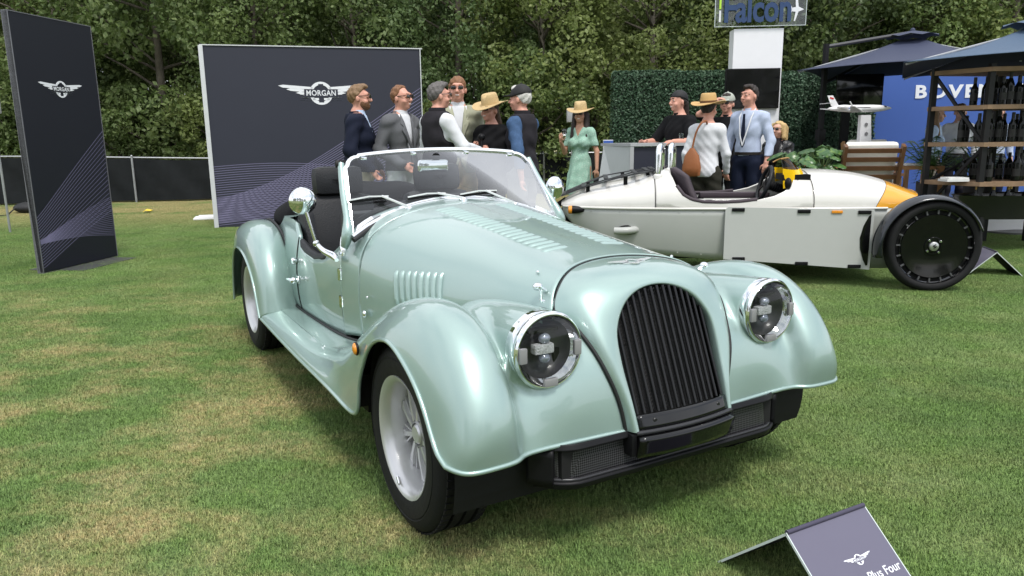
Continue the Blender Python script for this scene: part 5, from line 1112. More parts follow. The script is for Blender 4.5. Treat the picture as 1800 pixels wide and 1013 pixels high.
rowsB = [(1.548, [.36, .47, .56, .66, .76, .85, .94, 1.05, 1.14, 1.24, 1.33], 'dark wine bottle on the top bottle shelf of the rack'), (1.163, [.22, .31, .42, .52, .62, .72, .95, 1.06, 1.17, 1.27], 'dark wine bottle on the middle shelf of the rack'), (.748, [.42, .74, .82, .91, 1.0, 1.09, 1.17, 1.26], 'dark wine bottle on the lowest shelf of the rack')]
for z, xs_, lb in rowsB:
    for k, x in enumerate(xs_): bottle(4.70 + x + random.uniform(-.012, .012), 8.2 + (-.12 if x > .3 else .08) + random.uniform(-.05, .05), z, (k * 7 + int(z * 10)) % 3, lb, s=random.uniform(.94, 1.03))
for z, _, lb in rowsB:
    for k in range(8): bottle(4.70 + .34 + .13 * k, 8.2 + .16 + random.uniform(-.05, .05), z, k % 3, lb, s=random.uniform(.94, 1.03))
# tub of bottles
tub = MB(); 
tp_ = [(math.cos(a), math.sin(a)) for a in np.linspace(0, 2 * math.pi, 37)[:-1]]
v = []
for r, z in ((.86, .36), (1.0, .60), (1.03, .61), (.97, .60), (.84, .40)): v += [(p[0] * r * .62, p[1] * r * .28, z) for p in tp_]
tub.add(v, [(i * 36 + j, i * 36 + (j + 1) % 36, (i + 1) * 36 + (j + 1) % 36, (i + 1) * 36 + j) for i in range(4) for j in range(36)] + [tuple(range(36))[::-1], tuple(range(4 * 36, 5 * 36))])
o = empty('ice_tub', (5.38, 8.05, 0), .08, 'wide black oval ice tub on low legs under the wine rack', 'tub'); tub.build('basin', mat('black_enamel', (.012, .012, .013), .25, coat=.4), o, 40)
for x in (-.4, .4):
    for y in (-.14, .14): MB().box((x, y, .19), (.05, .05, .38)).build('leg', BLKS, o, 0)
for k, (x, y) in enumerate(((4.98, 7.98), (5.06, 8.08), (5.15, 7.97), (5.22, 8.06), (5.31, 7.98), (5.40, 8.04), (5.52, 8.0))): bottle(x, y, .44, 0, 'gold-topped bottle standing in the black ice tub', GOLD, .95, False, random.uniform(-.1, .1))
bk = MB().box((0, 0, .012), (.24, .18, .024)).box((.01, 0, .034), (.22, .16, .018)); o = bk.build('book_stack', mat('white_paper', (.7, .7, .68), .6), None, 0); o.location = (4.80, 8.12, .748); tag(o, 'two pale books lying on the lowest rack shelf', 'books')
# ---- lounge chairs
TEAK = mat('teak', (.30, .16, .07), .6, var=.3, vscale=14, bump=.2); TEAKD = mat('dark_teak', (.14, .065, .03), .5, var=.35, vscale=10, bump=.2); CUSH = mat('cream_cushion', (.68, .66, .60), .85, var=.06, bump=.15, bscale=90)
def lounge(x, y, z0, rz, label, wood):
    e = empty('lounge_chair', (x, y, z0), rz, label, 'chair', 'wooden lounge chairs'); W_ = .31       # faces +y
    def T(p): return p
    for s in (-1, 1):
        MB().bar((s * W_, .38, 0), (s * W_, .38, .56), .05, .05).build('leg', wood, e, 0); MB().bar((s * W_, -.25, 0), (s * W_, -.22, .56), .05, .05).build('leg', wood, e, 0)
        MB().bar((s * W_, -.30, .58), (s * W_, .42, .58), .06, .03).build('armrest', wood, e, 0); MB().bar((s * (W_ - .02), -.14, .26), (s * (W_ - .02), -.40, .90), .035, .085, up=(0, 1, 0)).build('back_post', wood, e, 0)
    for k in range(6):
        t = .16 + .15 * k; MB().bar((-W_ + .02, -.14 - .26 * t, .26 + .64 * t), (W_ - .02, -.14 - .26 * t, .26 + .64 * t), .016, .05, up=(0, -.37, .93)).build('back_slat', wood, e, 0)
    MB().box((0, .12, .28), (2 * W_, .56, .05)).build('seat_frame', wood, e, 0)
    b = MB().box((0, 0, 0), (.54, .54, .13), bev=.04); b.v = [(x_, y_ + .12, z_ + .37) for x_, y_, z_ in b.v]; b.build('seat_cushion', CUSH, e, 50)
    b = MB().box((0, 0, 0), (.54, .12, .62), bev=.045); R = rot('X', rad(22)); b.v = [tuple(R @ Vector(p) + Vector((0, -.17, .64))) for p in b.v]; b.build('back_cushion', CUSH, e, 50)
lounge(4.02, 8.55, .24, rad(-12), 'dark slatted lounge chair seen from behind with cream cushion', TEAKD)
lounge(3.95, 10.3, .24, rad(-100), 'wooden lounge chair with cream cushion beside the model jet pedestal', TEAK)
lounge(5.1, 10.6, .24, rad(175), 'wooden lounge chair with cream cushion facing out from the blue wall', TEAK)
plt_ = tag(MB().box((0, 0, .11), (2.0, 1.9, .22)).build('deck', MATS['white_platform'], None, 0), 'low white deck under the dark lounge chair', 'deck'); plt_.location = (3.9, 9.2, 0)
def table(x, y, z0, w, d, h, label):
    e = empty('side_table', (x, y, z0), -.1, label, 'table', 'low wooden tables'); MB().box((0, 0, h), (w, d, .04)).build('table_top', TEAK, e, 0)
    for a in (-1, 1):
        for b_ in (-1, 1): MB().box((a * (w / 2 - .03), b_ * (d / 2 - .03), h / 2 - .01), (.05, .05, h - .02)).build('leg', TEAK, e, 0)
table(4.85, 9.1, .24, .55, .5, .62, 'low wooden side table between the dark lounge chair and the wine rack')
table(3.55, 9.35, .22, .5, .5, .50, 'low wooden table left of the dark lounge chair behind the plant')
o = MB().box((0, 0, .012), (.22, .28, .02)).build('magazine', mat('white_paper', (.7, .7, .68), .6), None, 0); o.location = (4.80, 9.05, .884); tag(o, 'magazine lying on the side table', 'magazine')
# ---- plants
GLEAF = leafmat('monstera_leaf', (.040, .105, .030), (.075, .165, .045), (.16, .26, .05), trans=.2, rough=.3)
def plant(x, y, z, label, n, spread, seed, palm=False):
    rng = np.random.default_rng(seed); e = empty('palm_plant' if palm else 'monstera_plant', (x, y, 0), 0, label, 'plant'); st = MB()
    MB().lathe([(0, 0), (.13, 0), (.16, z - .30), (.15, z - .30), (.12, z - .33), (0, z - .33)], 20).build('pot', mat('dark_pot', (.05, .05, .052), .6), e, 40)
    for k in range(n):
        a = rng.uniform(0, 6.283); r = spread * rng.uniform(.25, 1); h = z + rng.uniform(-.15, .16) * (2 if palm else 1); tip = np.array([r * math.cos(a), r * math.sin(a), h]); MB_ = st.tube([(0, 0, z - .33), (tip[0] * .4, tip[1] * .4, (z - .3 + h) / 2 + .05), tuple(tip)], .006, 5)
        if palm:
            lf = MB(); m_ = 9; base = np.array([tip[0] * .3, tip[1] * .3, z - .1]); 
            for q in range(14):
                t = q / 13; c_ = base * (1 - t) + tip * t + np.array([0, 0, .10 * math.sin(math.pi * t)]); sd = np.array([-math.sin(a), math.cos(a), 0])
                for s in (-1, 1): e1 = c_ + (sd * s * .14 * (1 - .6 * t) + np.array([math.cos(a) * .07, math.sin(a) * .07, -.03])); lf.add([c_ + [0, 0, .006], e1, c_ + np.array([math.cos(a) * .02, math.sin(a) * .02, -.004])], [(0, 1, 2)])
            lf.build('frond', GLEAF, e, 0, fix=False)
        else:
            L = rng.uniform(.055, .10); out = []
            for q in range(15):
                t = q / 14 * 2 - 1; w_ = math.sqrt(max(0, 1 - t * t)) * .85 * (1 - .25 * t) * (.72 if (q % 4 == 2) else 1); out.append((t, w_))
            R = Matrix.Rotation(a, 3, 'Z') @ Matrix.Rotation(rng.uniform(.2, .9), 3, 'Y') @ Matrix.Rotation(rng.uniform(-.4, .4), 3, 'X'); vv = [(t * L + L * .7, w_ * L, -.18 * w_ * L - .12 * t * t * L) for t, w_ in out] + [(t * L + L * .7, 0, .02 - .12 * t * t * L) for t, w_ in out] + [(t * L + L * .7, -w_ * L, -.18 * w_ * L - .12 * t * t * L) for t, w_ in out]
            vv = [tuple(R @ Vector(p) + Vector(tip)) for p in vv]; ff = [(i, i + 1, i + 16, i + 15) for i in range(14)] + [(i + 15, i + 16, i + 31, i + 30) for i in range(14)]
            obj('leaf', mesh('leaf', vv, ff, True), GLEAF, e)
    st.build('stems', mat('plant_stem', (.10, .16, .05), .6), e, 60)
plant(3.16, 8.25, .93, 'broad-leaved monstera plant behind the yellow screen of the white car', 34, .20, 5)
plant(3.48, 8.4, .97, 'broad-leaved monstera plant just left of the dark lounge chair', 32, .20, 6)
plant(5.05, 9.0, .98, 'feathery palm plant behind the left half of the wine rack', 22, .40, 7, True)
plant(5.75, 9.2, .95, 'feathery palm plant behind the right half of the wine rack', 22, .40, 8, True)
# ---- folded A-frame signs on the lawn
def aframe(p0, p1, spread, h, label, th=.006, txt=False):
    a = Vector((*p0, h)); b = Vector((*p1, h)); r_ = (b - a).normalized(); n_ = Vector((-r_.y, r_.x, 0)); e = empty('tent_sign', (a.x, a.y, 0), 0, label, 'sign'); L = (b - a).length
    SG = mat('satin_slate_print', srgb(94, 91, 108), .32, coat=.25, var=.03); ED = mat('pale_sheet_edge', (.60, .66, .64), .5)
    for s, nm in ((-1, 'front_sheet'), (1, 'back_sheet')):
        dn = (n_ * s * spread + Vector((0, 0, -h))); ll = dn.length; dn.normalize(); nn = r_.cross(dn) * (-1 if s < 0 else 1); nn = nn if nn.z > 0 else -nn
        M = Matrix.Translation(Vector((0, 0, h))) @ Matrix((r_, -dn, nn)).transposed().to_4x4()
        b_ = MB().box((L / 2, -ll / 2, -th / 2), (L, ll, th)); b_.v = [tuple(M @ Vector(p)) for p in b_.v]; o = b_.build(nm, SG, e, 0)
        
        for xe in (-.0015, L + .0015): b_ = MB().box((xe, -ll / 2, -th / 2), (.003, ll, th + .001)); b_.v = [tuple(M @ Vector(p)) for p in b_.v]; b_.build('sheet_edge', ED, e, 0)
        b_ = MB().box((L / 2, -ll / 2, -th - .001), (L, ll, .001)); b_.v = [tuple(M @ Vector(p)) for p in b_.v]; b_.build('shade_sheet', DARK, e, 0)  # near-black layer stands in for the shade inside the folded sign
        if s < 0 and txt:
            emblem(e, WHITEP, .108, M @ Matrix.Translation((L * .57, -.125, .0004)), bar_m=SG, text_m=WHITEP, depth=.004)
            me = text_mesh('Plus Four', .034, .0003, 'lettering', bold=.0003); me.transform(Matrix.Translation((L * .76, -.176, .0008))); me.transform(M); obj('lettering', me, WHITEP, e)
    b_ = MB().tube([(0, 0, h + .0), tuple(Vector((0, 0, h)) + r_ * L)], .007, 8); b_.build('fold', mat('dark_violet_fold', srgb(62, 58, 76), .4), e, 60)
aframe((.736, 1.841), (1.013, 1.989), .25, .22, 'folded slate tent sign with white logo and lettering in the near corner', txt=True)
aframe((4.33, 6.55), (4.40, 6.86), .235, .22, 'small folded dark tent sign on the grass in front of the white car')
# ================================================================ people (smooth implicit surfaces)
class Sdf:
    def __init__(s, lo, hi, h):
        s.h = h; s.lo = np.array(lo, float); s.n = np.ceil((np.array(hi) - s.lo) / h).astype(int) + 1
        s.F = np.full(tuple(s.n), .5, np.float32); s.ax = [s.lo[k] + h * np.arange(s.n[k]) for k in range(3)]
    def _box(s, lo, hi):
        a = np.clip(np.floor((np.array(lo) - s.lo) / s.h).astype(int), 0, s.n - 1); b = np.clip(np.ceil((np.array(hi) - s.lo) / s.h).astype(int) + 1, 1, s.n)
        sl = tuple(slice(a[k], b[k]) for k in range(3)); return sl, s.ax[0][sl[0]][:, None, None], s.ax[1][sl[1]][None, :, None], s.ax[2][sl[2]][None, None, :]
    def put(s, sl, d, k):
        a = s.F[sl]; h = np.clip(.5 + .5 * (d - a) / k, 0, 1); s.F[sl] = d + (a - d) * h - k * h * (1 - h)
    def cone(s, a, b, ra, rb, k=.02):
        a = np.array(a, float); b = np.array(b, float); m = max(ra, rb) + k + .02; sl, X, Y, Z = s._box(np.minimum(a, b) - m, np.maximum(a, b) + m); d = b - a; L = d @ d + 1e-12
        t = np.clip(((X - a[0]) * d[0] + (Y - a[1]) * d[1] + (Z - a[2]) * d[2]) / L, 0, 1)
        s.put(sl, np.sqrt((X - a[0] - d[0] * t) ** 2 + (Y - a[1] - d[1] * t) ** 2 + (Z - a[2] - d[2] * t) ** 2) - (ra + (rb - ra) * t), k); return s
    def ell(s, c, r, k=.02, sub=False, R=None):
        c = np.array(c, float); r = np.array(r, float); m = r.max() + k + .02; sl, X, Y, Z = s._box(c - m, c + m); X = X - c[0]; Y = Y - c[1]; Z = Z - c[2]
        k0 = np.sqrt((X / r[0]) ** 2 + (Y / r[1]) ** 2 + (Z / r[2]) ** 2); k1 = np.sqrt((X / r[0] ** 2) ** 2 + (Y / r[1] ** 2) ** 2 + (Z / r[2] ** 2) ** 2) + 1e-9
        d = k0 * (k0 - 1) / k1
        if sub: s.F[sl] = np.maximum(s.F[sl], -d)
        else: s.put(sl, d, k)
        return s
    def clip(s, fn): s.F = np.maximum(s.F, fn(s.ax[0][:, None, None], s.ax[1][None, :, None], s.ax[2][None, None, :]).astype(np.float32)); return s
    def add(s, fn): s.F = s.F + fn(s.ax[0][:, None, None], s.ax[1][None, :, None], s.ax[2][None, None, :]).astype(np.float32); return s
    def mesh(s, name):
        F = s.F; S = F < 0; c = [F[i:F.shape[0] - 1 + i, j:F.shape[1] - 1 + j, k:F.shape[2] - 1 + k] for i in (0, 1) for j in (0, 1) for k in (0, 1)]
        cnt = sum((q < 0).astype(np.int8) for q in c); act = (cnt > 0) & (cnt < 8); I = np.argwhere(act); cv = np.stack([q[act] for q in c], 1)
        off = np.array([(i, j, k) for i in (0, 1) for j in (0, 1) for k in (0, 1)], float); P = np.zeros((len(I), 3)); N = np.zeros(len(I))
        for a in range(8):
            for b in range(a + 1, 8):
                if abs(off[a] - off[b]).sum() != 1: continue
                m = (cv[:, a] < 0) != (cv[:, b] < 0); t = cv[m, a] / (cv[m, a] - cv[m, b]); P[m] += off[a] + (off[b] - off[a]) * t[:, None]; N[m] += 1
        V = s.lo + (I + P / N[:, None]) * s.h; ids = np.full(act.shape, -1, int); ids[act] = np.arange(len(I)); Q = []
        for ax in range(3):
            A = np.moveaxis(S, ax, 0); D = A[1:] != A[:-1]; G = np.moveaxis(ids, ax, 0); D = D[:, 1:-1, 1:-1]; w = np.argwhere(D); 
            if not len(w): continue
            x, y, z = w[:, 0], w[:, 1] + 1, w[:, 2] + 1; q = np.stack([G[x, y - 1, z - 1], G[x, y, z - 1], G[x, y, z], G[x, y - 1, z]], 1); fl = A[x, y, z]; fl = fl if ax != 1 else ~fl
            q[~fl] = q[~fl][:, ::-1]; Q.append(q)
        Q = np.concatenate(Q); Q = Q[(Q >= 0).all(1)]
        me = bpy.data.meshes.new(name); me.vertices.add(len(V)); me.vertices.foreach_set('co', V.astype(np.float32).reshape(-1)); me.loops.add(len(Q) * 4); me.loops.foreach_set('vertex_index', Q.reshape(-1).astype(np.int32)); me.polygons.add(len(Q)); me.polygons.foreach_set('loop_start', np.arange(0, len(Q) * 4, 4)); me.update(calc_edges=True); me.polygons.foreach_set('use_smooth', [True] * len(Q)); return me
SKINS = {'fair': mat('skin_fair', (.56, .33, .24), .5, var=.10, vscale=18, tint=(.62, .34, .25)), 'pink': mat('skin_pink', (.56, .29, .21), .5, var=.10, vscale=18, tint=(.62, .30, .22)), 'tan': mat('skin_tan', (.44, .24, .155), .5, var=.10, vscale=18, tint=(.49, .26, .17))}
LENSB = mat('sunglass_lens', (.008, .008, .009), .08, coat=1)
def hand(S, w, d, side, r=1., curl=.5):
    """w wrist, d unit direction of the hand, side: lateral unit vector towards the thumb"""
    w = np.array(w, float); d = np.array(d, float); d /= np.linalg.norm(d); t = np.array(side, float); t -= d * (t @ d); t /= np.linalg.norm(t) + 1e-9; n = np.cross(d, t)
    S.cone(w, w + d * .055, .022 * r, .026 * r, .012); S.cone(w + d * .05 + t * .018, w + d * .08 + t * .024, .018 * r, .016 * r, .012); S.cone(w + d * .05 - t * .018, w + d * .08 - t * .022, .018 * r, .015 * r, .012)
    for q, (o, L) in enumerate(((.030, .070), (.011, .080), (-.010, .074), (-.029, .056))):
        a = w + d * .085 + t * o; b = a + (d * (1 - curl * .5) + n * curl * .7) * L * .5; c = b + (d * (1 - curl * 1.4) + n * curl * 1.0) * L * .5; S.cone(a, b, .0098 * r, .009 * r, .004); S.cone(b, c, .009 * r, .0078 * r, .004)
    a = w + d * .025 + t * .022; b = a + (d * .6 + t * .8) * .04 + n * .01; S.cone(a, b, .013 * r, .011 * r, .008); S.cone(b, b + (d * .9 + t * .2 + n * .3) * .032, .010 * r, .0085 * r, .004)
def person(label, x, y, H, heading, arms, top, legs, hair=None, skin='fair', fem=False, z0=0., sit=False, lean=0., nod=0., hat=None, glasses=None, build=.93, beard=None, smile=True, turn=0., extras=None, name='person', hem=.87):
    """arms: {'R': (elbow, wrist, handdir), 'L': ...} in metres for a 1.8 m figure facing +y with right = +x"""
    k = H / 1.8; bw = build * (.90 if fem else 1.); root = None
    SH = .165 * (.88 if fem else 1.0) * (1 + (build - 1) * .5)
    HS = 1.05
    hd = lambda p: (HS * (p[0] * math.cos(turn) - p[1] * math.sin(turn)), HS * (p[0] * math.sin(turn) + p[1] * math.cos(turn)) + .016, 1.60 + (p[2] - 1.60) * HS - .018)
    leg = []
    for s in (-1, 1):
        if sit: leg.append(((s * .10, 0, .93), (s * .13, .42, .95), (s * .13, .44, .52), (s * .14, .56, .47)))
        else: leg.append(((s * .092, 0, .93), (s * .105, .02, .50), (s * .115, -.015, .085), (s * .13, .13, .035)))
    A = {}
    for q, s in (('R', 1), ('L', -1)):
        e, w, hdn = arms.get(q, ((s * .25, -.03, 1.16), (s * .25, .06, .93), (0, .15, -1))); A[q] = (np.array((s * (SH + .004), -.01, 1.432)), np.array(e, float), np.array(w, float), np.array(hdn, float), s)
    allp = np.array([v for q in A.values() for v in (q[1], q[2])] + [(-.30, -.24, -.01), (.30, .26, 1.84)] + [p for l_ in leg for p in l_])
    lo = allp.min(0) - .14; hi = allp.max(0) + .14; lo[2] = min(0, lo[2]) - .02; hi[2] = 1.86; 
    if sit: lo[2] = .42
    def torso(S, g=0., belly=0.):
        S.ell((0, -.005, .97), (.158 * bw + g, .118 * bw + g, .125 + g), .04); S.ell((0, .008 + belly * .4, 1.10), ((.142 if not fem else .125) * bw + g, .105 * bw + g + belly, .14), .05); S.ell((0, .008, 1.30), (.162 * bw + g, .112 * bw + g, .185), .05)
        [S.cone((0, -.01, 1.472), (q_ * SH, -.01, 1.432), .060 + g, .054 + g, .05) for q_ in (-1, 1)]; S.cone((0, -.015, 1.43), (0, -.006, 1.54), .095 + g * .6, .056 + g * .4, .06)
        if fem: S.ell((-.07, .085, 1.28), (.06 + g, .055 + g, .06 + g), .03); S.ell((.07, .085, 1.28), (.06 + g, .055 + g, .06 + g), .03)
    def armset(S, g=0., to=1., kk=.03):
        for q in A.values():
            sh, e, w = q[:3]; S.cone(sh, e, .052 * bw + g, .042 * bw + g, kk)
            if to > 0: S.cone(e, e + (w - e) * to, .042 * bw + g, (.042 - .014 * to) * bw + g, .02)
    # ---- body
    S = Sdf(lo, hi, .0092 / k); torso(S); armset(S)
    for h_, kn, an, to in leg: S.cone(h_, kn, .085 * bw, .056 * bw, .04); S.cone(kn, an, .054 * bw, .036, .02); S.cone(an, to, .038, .030, .02)
    for q in A.values(): hand(S, q[2], q[3], (-q[4], .3, .2), .95 if not fem else .85)
    S.cone((0, -.01, 1.44), (0, .015, 1.60), .054 * (.88 if fem else 1), .052 * (.88 if fem else 1), .03)
    S.ell(hd((0, -.008, 1.705)), (.074, .094, .096), .02); S.ell(hd((0, .030, 1.648)), (.060, .066, .072), .03); S.ell(hd((0, .068, 1.602)), (.026, .022, .020), .02)
    S.ell(hd((0, .075, 1.722)), (.050, .020, .018), .02)
    S.cone(hd((0, .094, 1.698)), hd((0, .113, 1.664)), .009, .0155, .008); S.ell(hd((-.012, .100, 1.660)), (.010, .012, .009), .008); S.ell(hd((.012, .100, 1.660)), (.010, .012, .009), .008)
    for s in (-1, 1):
        S.ell(hd((s * .077, -.004, 1.675)), (.011, .020, .031), .008); S.ell(hd((s * .034, .102, 1.697)), (.017, .014, .011), .01, sub=True); S.ell(hd((s * .034, .083, 1.697)), (.013, .012, .012), .004); S.ell(hd((s * .042, .066, 1.652)), (.022, .022, .020), .02)
    S.ell(hd((0, .094, 1.636)), (.024, .010, .006), .006); S.ell(hd((0, .092, 1.624)), (.022, .011, .007), .006)
    if smile: S.ell(hd((0, .106, 1.631)), (.020, .010, .0045), .004, sub=True)
    me = S.mesh('body'); root = obj(name, me, SKINS[skin]); root.location = (x, y, z0); root.rotation_euler = (lean, 0, -rad(heading)); root.scale = (k, k, k); tag(root, label, 'person')
    def headfix(o): o.rotation_euler = (0, 0, turn); o.scale = (HS, HS, HS); o.location = (0, .016, 1.60 - 1.60 * HS - .018); return o
    if smile: headfix(MB().box((0, .0990, 1.6315), (.032, .006, .008), bev=.002).build('teeth', mat('teeth', (.75, .73, .68), .4), root))
    else: headfix(MB().box((0, .1015, 1.630), (.040, .006, .006), bev=.002).build('lips', mat('lips', (.38, .16, .13), .5), root))
    bm_ = hair[0] if hair else None
    for s in (-1, 1):
        if bm_: headfix(MB().box((s * .034, .0985, 1.7205), (.034, .010, .008), rot('Z', -s * .22), bev=.003).build('eyebrow', bm_, root))
        if glasses != 'sun':
            ey = headfix(MB().ball((s * .034, .0885, 1.697), (.0125, .0095, .0055), 12, 8).build('eye', mat('eye_white', (.40, .36, .33), .3), root, 60)); MB().ball((s * .034, .0955, 1.697), (.0062, .004, .0052), 10, 6).build('iris', mat('eye_iris', (.03, .02, .015), .2), ey, 60)
    def cloth(name_, m, fn, hh=.0105): 
        S = Sdf(lo, hi, hh / k); fn(S); o = obj(name_, S.mesh(name_), m, root); return o
    wr = lambda X, Y, Z: .0060 * np.sin(31 * Z + 14 * X + 5 * np.sin(9 * Y + 3 * Z)) * np.sin(17 * X + 11 * Y + 6 * np.sin(5 * Z + x * 7)) 
    # ---- legs
    if legs[0] in ('trousers',):
        def f(S):
            S.ell((0, -.005, .97), (.158 * bw + .016, .118 * bw + .016, .135), .04)
            for h_, kn, an, to in leg: S.cone(h_, kn, .085 * bw + .022, .056 * bw + .026, .04); S.cone(kn, an, .056 * bw + .026, .062, .02)
            S.add(lambda X, Y, Z: 1.5 * wr(X, Y, Z)); S.clip(lambda X, Y, Z: np.maximum(Z - 1.045, .05 - Z) + 0 * X + 0 * Y)
        cloth('trousers', legs[1], f)
        for h_, kn, an, to in leg: b = MB().ball((to[0], to[1] - .045, to[2] + .012), (.050, .135, .052), 14, 8); b.v = [(p[0], p[1], max(p[2], to[2] - .033)) for p in b.v]; b.build('shoe', mat('dark_shoe', (.03, .022, .018), .4), root, 50)
        if top[0] in ('shirt', 'vest', 'jacket'): MB().lathe([((.158 * bw + .020), 1.012), ((.158 * bw + .022), 1.045)], 28, 'z').build('belt', mat('belt_leather', (.02, .015, .012), .4), root, 50).scale = (1, .80, 1)
    # ---- tops
    kind, m = top[0], top[1]
    def sleeves(S, g, to): armset(S, g, to)
    if kind in ('shirt', 'polo', 'vest', 'blouse'):
        bel = .03 * (build - 1) * 3
        def f(S):
            torso(S, .022 if kind in ('blouse', 'polo') else .018, max(0, bel)); sleeves(S, .014 if kind != 'polo' else .022, {'shirt': .98, 'polo': 0., 'vest': .98, 'blouse': .97}[kind]); S.add(lambda X, Y, Z: .75 * wr(1.3 * X + .6 * Z, 1.3 * Y, .75 * Z + .5 * X))
            zl = .90 if kind in ('blouse', 'polo') else 1.0
            S.clip(lambda X, Y, Z: np.maximum(zl - Z, Z - 1.515 - .0 * X) + 0 * Y)
            if kind == 'polo': S.clip(lambda X, Y, Z: np.where(np.abs(X) > .17, 1.20 - Z, -1.) + 0 * Y)
        cloth('shirt', m, f)
        MB().lathe([(.066, 1.495), (.074, 1.50), (.064, 1.548), (.058, 1.545)], 24, 'z', (0, .002, 0)).build('collar', m, root, 50)
    if kind == 'vest':
        def f(S):
            torso(S, .034, max(0, .03 * (build - 1) * 3)); S.add(wr); S.clip(lambda X, Y, Z: np.maximum(np.maximum(.90 - Z, Z - 1.53), np.abs(X) - (SH + .02 - .03 * np.clip((Z - 1.2) / .2, 0, 1))) + 0 * Y); S.clip(lambda X, Y, Z: np.minimum(.012 + .02 - np.abs(X), np.where(Y > .03, 1., -1.)) * -1 * -1 if False else np.where((Y > .03), .010 - np.abs(X), -1.) + 0 * Z)
        cloth('vest', top[2], f); MB().lathe([(.080, 1.49), (.086, 1.51), (.078, 1.565), (.070, 1.56)], 24, 'z', (0, -.004, 0)).build('vest_collar', top[2], root, 50)
    if kind == 'jacket':
        def f0(S): torso(S, .012); S.clip(lambda X, Y, Z: np.maximum(1.0 - Z, Z - 1.515) + 0 * X + 0 * Y)
        cloth('shirt', top[2], f0)
        MB().lathe([(.066, 1.495), (.076, 1.50), (.066, 1.556), (.058, 1.55)], 24, 'z', (0, .002, 0)).build('collar', top[2], root, 50)
        def f(S):
            torso(S, .032, max(0, .03 * (build - 1) * 3)); S.ell((0, -.005, .93), (.158 * bw + .040, .118 * bw + .044, .26), .05); sleeves(S, .024, .93); S.add(lambda X, Y, Z: 1.3 * wr(X, Y, Z))
            S.clip(lambda X, Y, Z: np.maximum(hem - Z, Z - 1.525) + 0 * X + 0 * Y)
            S.clip(lambda X, Y, Z: np.where(Y > .02, np.minimum((.006 + .075 * np.clip((Z - 1.13) / .34, 0, 1.3) + .10 * np.clip((.98 - Z) / .2, 0, 1)) - np.abs(X), .05), -1.))
        cloth('jacket', m, f)
        for s in (-1, 1):      # lapels
            P = [(s * .012, .165, 1.14), (s * .075, .150, 1.30), (s * .105, .128, 1.36), (s * .078, .122, 1.385), (s * .100, .098, 1.42), (s * .062, .060, 1.515), (s * .048, .100, 1.44), (s * .028, .150, 1.28)]
            c_ = np.mean(P, axis=0); b = MB().add(P + [tuple(c_)], [(i, (i + 1) % 8, 8) for i in range(8)]); solid(b.build('lapel', m, root, 60), .012, 0)
        MB().lathe([(.082, 1.48), (.088, 1.50), (.074, 1.545), (.068, 1.54)], 20, 'z', (0, -.008, 0), rad(-200), rad(20)).build('jacket_collar', m, root, 50)
    if kind == 'shawl':
        def f(S): torso(S, .030); sleeves(S, .045, .80); S.ell((0, 0, 1.15), (.20, .17, .30), .08); S.add(lambda X, Y, Z: 2 * wr(X, Y, Z)); S.clip(lambda X, Y, Z: np.maximum(.80 - Z, Z - 1.525) + 0 * X + 0 * Y)
        cloth('black_top', m, f)
    if kind == 'dress':
        def f(S):
            torso(S, .016); armset(S, .022, 0.); S.cone((0, 0, 1.02), (0, .01, .60), .135, .235, .05); S.add(lambda X, Y, Z: wr(X, Y, Z) + np.where(Z < 1.02, .014 * np.sin(9 * np.arctan2(Y, X)) * np.clip((1.02 - Z) * 2.5, 0, 1), 0))
            S.clip(lambda X, Y, Z: np.maximum(.56 - Z, Z - 1.50) + 0 * X + 0 * Y); S.clip(lambda X, Y, Z: np.where(np.abs(X) > .16, 1.24 - Z, -1.) + 0 * Y); S.clip(lambda X, Y, Z: np.where(Y > .02, np.minimum(.05 * np.clip((Z - 1.36) / .12, 0, 1.5) - np.abs(X) - .002, .05), -1.))
        cloth('dress', m, f); MB().lathe([(.134, 1.045), (.137, 1.085), (.133, 1.09)], 28).build('waist_tie', m, root, 50).scale = (1, .86, 1)
        for h_, kn, an, to in leg: MB().tube([(an[0], an[1], .02), (an[0], an[1] + .01, .12), (kn[0], kn[1] - .01, .36)], [.05, .05, .062], 12).ball((to[0], to[1] - .045, .035), (.046, .125, .04), 12, 8).build('boot', mat('brown_boot', (.05, .03, .02), .5), root, 50)
    # ---- hair
    if hair:
        hm, st = hair
        def f(S):
            S.ell(hd((0, -.012, 1.712)), (.084, .103, .103), .02)
            if st in ('short', 'wavy'): S.ell(hd((0, .03, 1.785)), (.060, .062, .034), .02)
            S.add(lambda X, Y, Z: .006 * np.sin(95 * X + 40 * Y) * np.sin(80 * Z + 60 * Y)); cx, cy, _ = hd((0, 0, 0)); ct_, st_ = math.cos(turn), math.sin(turn)
            def cl_(X, Y, Z):
                yy = -(X - cx) * st_ + (Y - cy) * ct_; lim = 1.762 - .03 * 0 - np.clip((.055 - yy) / .11, 0, 1) * .135
                if st == 'fringe': lim = lim - .035 * (yy > 0)
                return lim - Z
            if st != 'receding': S.clip(cl_)
            else: S.clip(lambda X, Y, Z: cl_(X, Y, Z) + .028 * (((-(X - cx) * st_ + (Y - cy) * ct_)) > .02))
            S.ell(hd((0, .0, 1.70)), (.070, .09, .092), .01, sub=False)
            if st == 'long':
                for s in (-1, 1): S.cone(hd((s * .075, -.01, 1.69)), hd((s * .095, .035, 1.40)), .036, .038, .03); S.cone(hd((s * .06, -.06, 1.68)), hd((s * .07, -.085, 1.36)), .055, .045, .04)
            if st == 'bob':
                for s in (-1, 1): S.cone(hd((s * .078, -.005, 1.74)), hd((s * .098, .02, 1.585)), .040, .036, .03); S.cone(hd((s * .05, -.07, 1.70)), hd((s * .05, -.085, 1.56)), .06, .05, .04)
            if st == 'pony': S.cone(hd((0, -.09, 1.68)), hd((0, -.13, 1.56)), .045, .05, .03)
            if st == 'tail': S.cone(hd((0, -.09, 1.66)), hd((.0, -.12, 1.50)), .045, .03, .03)
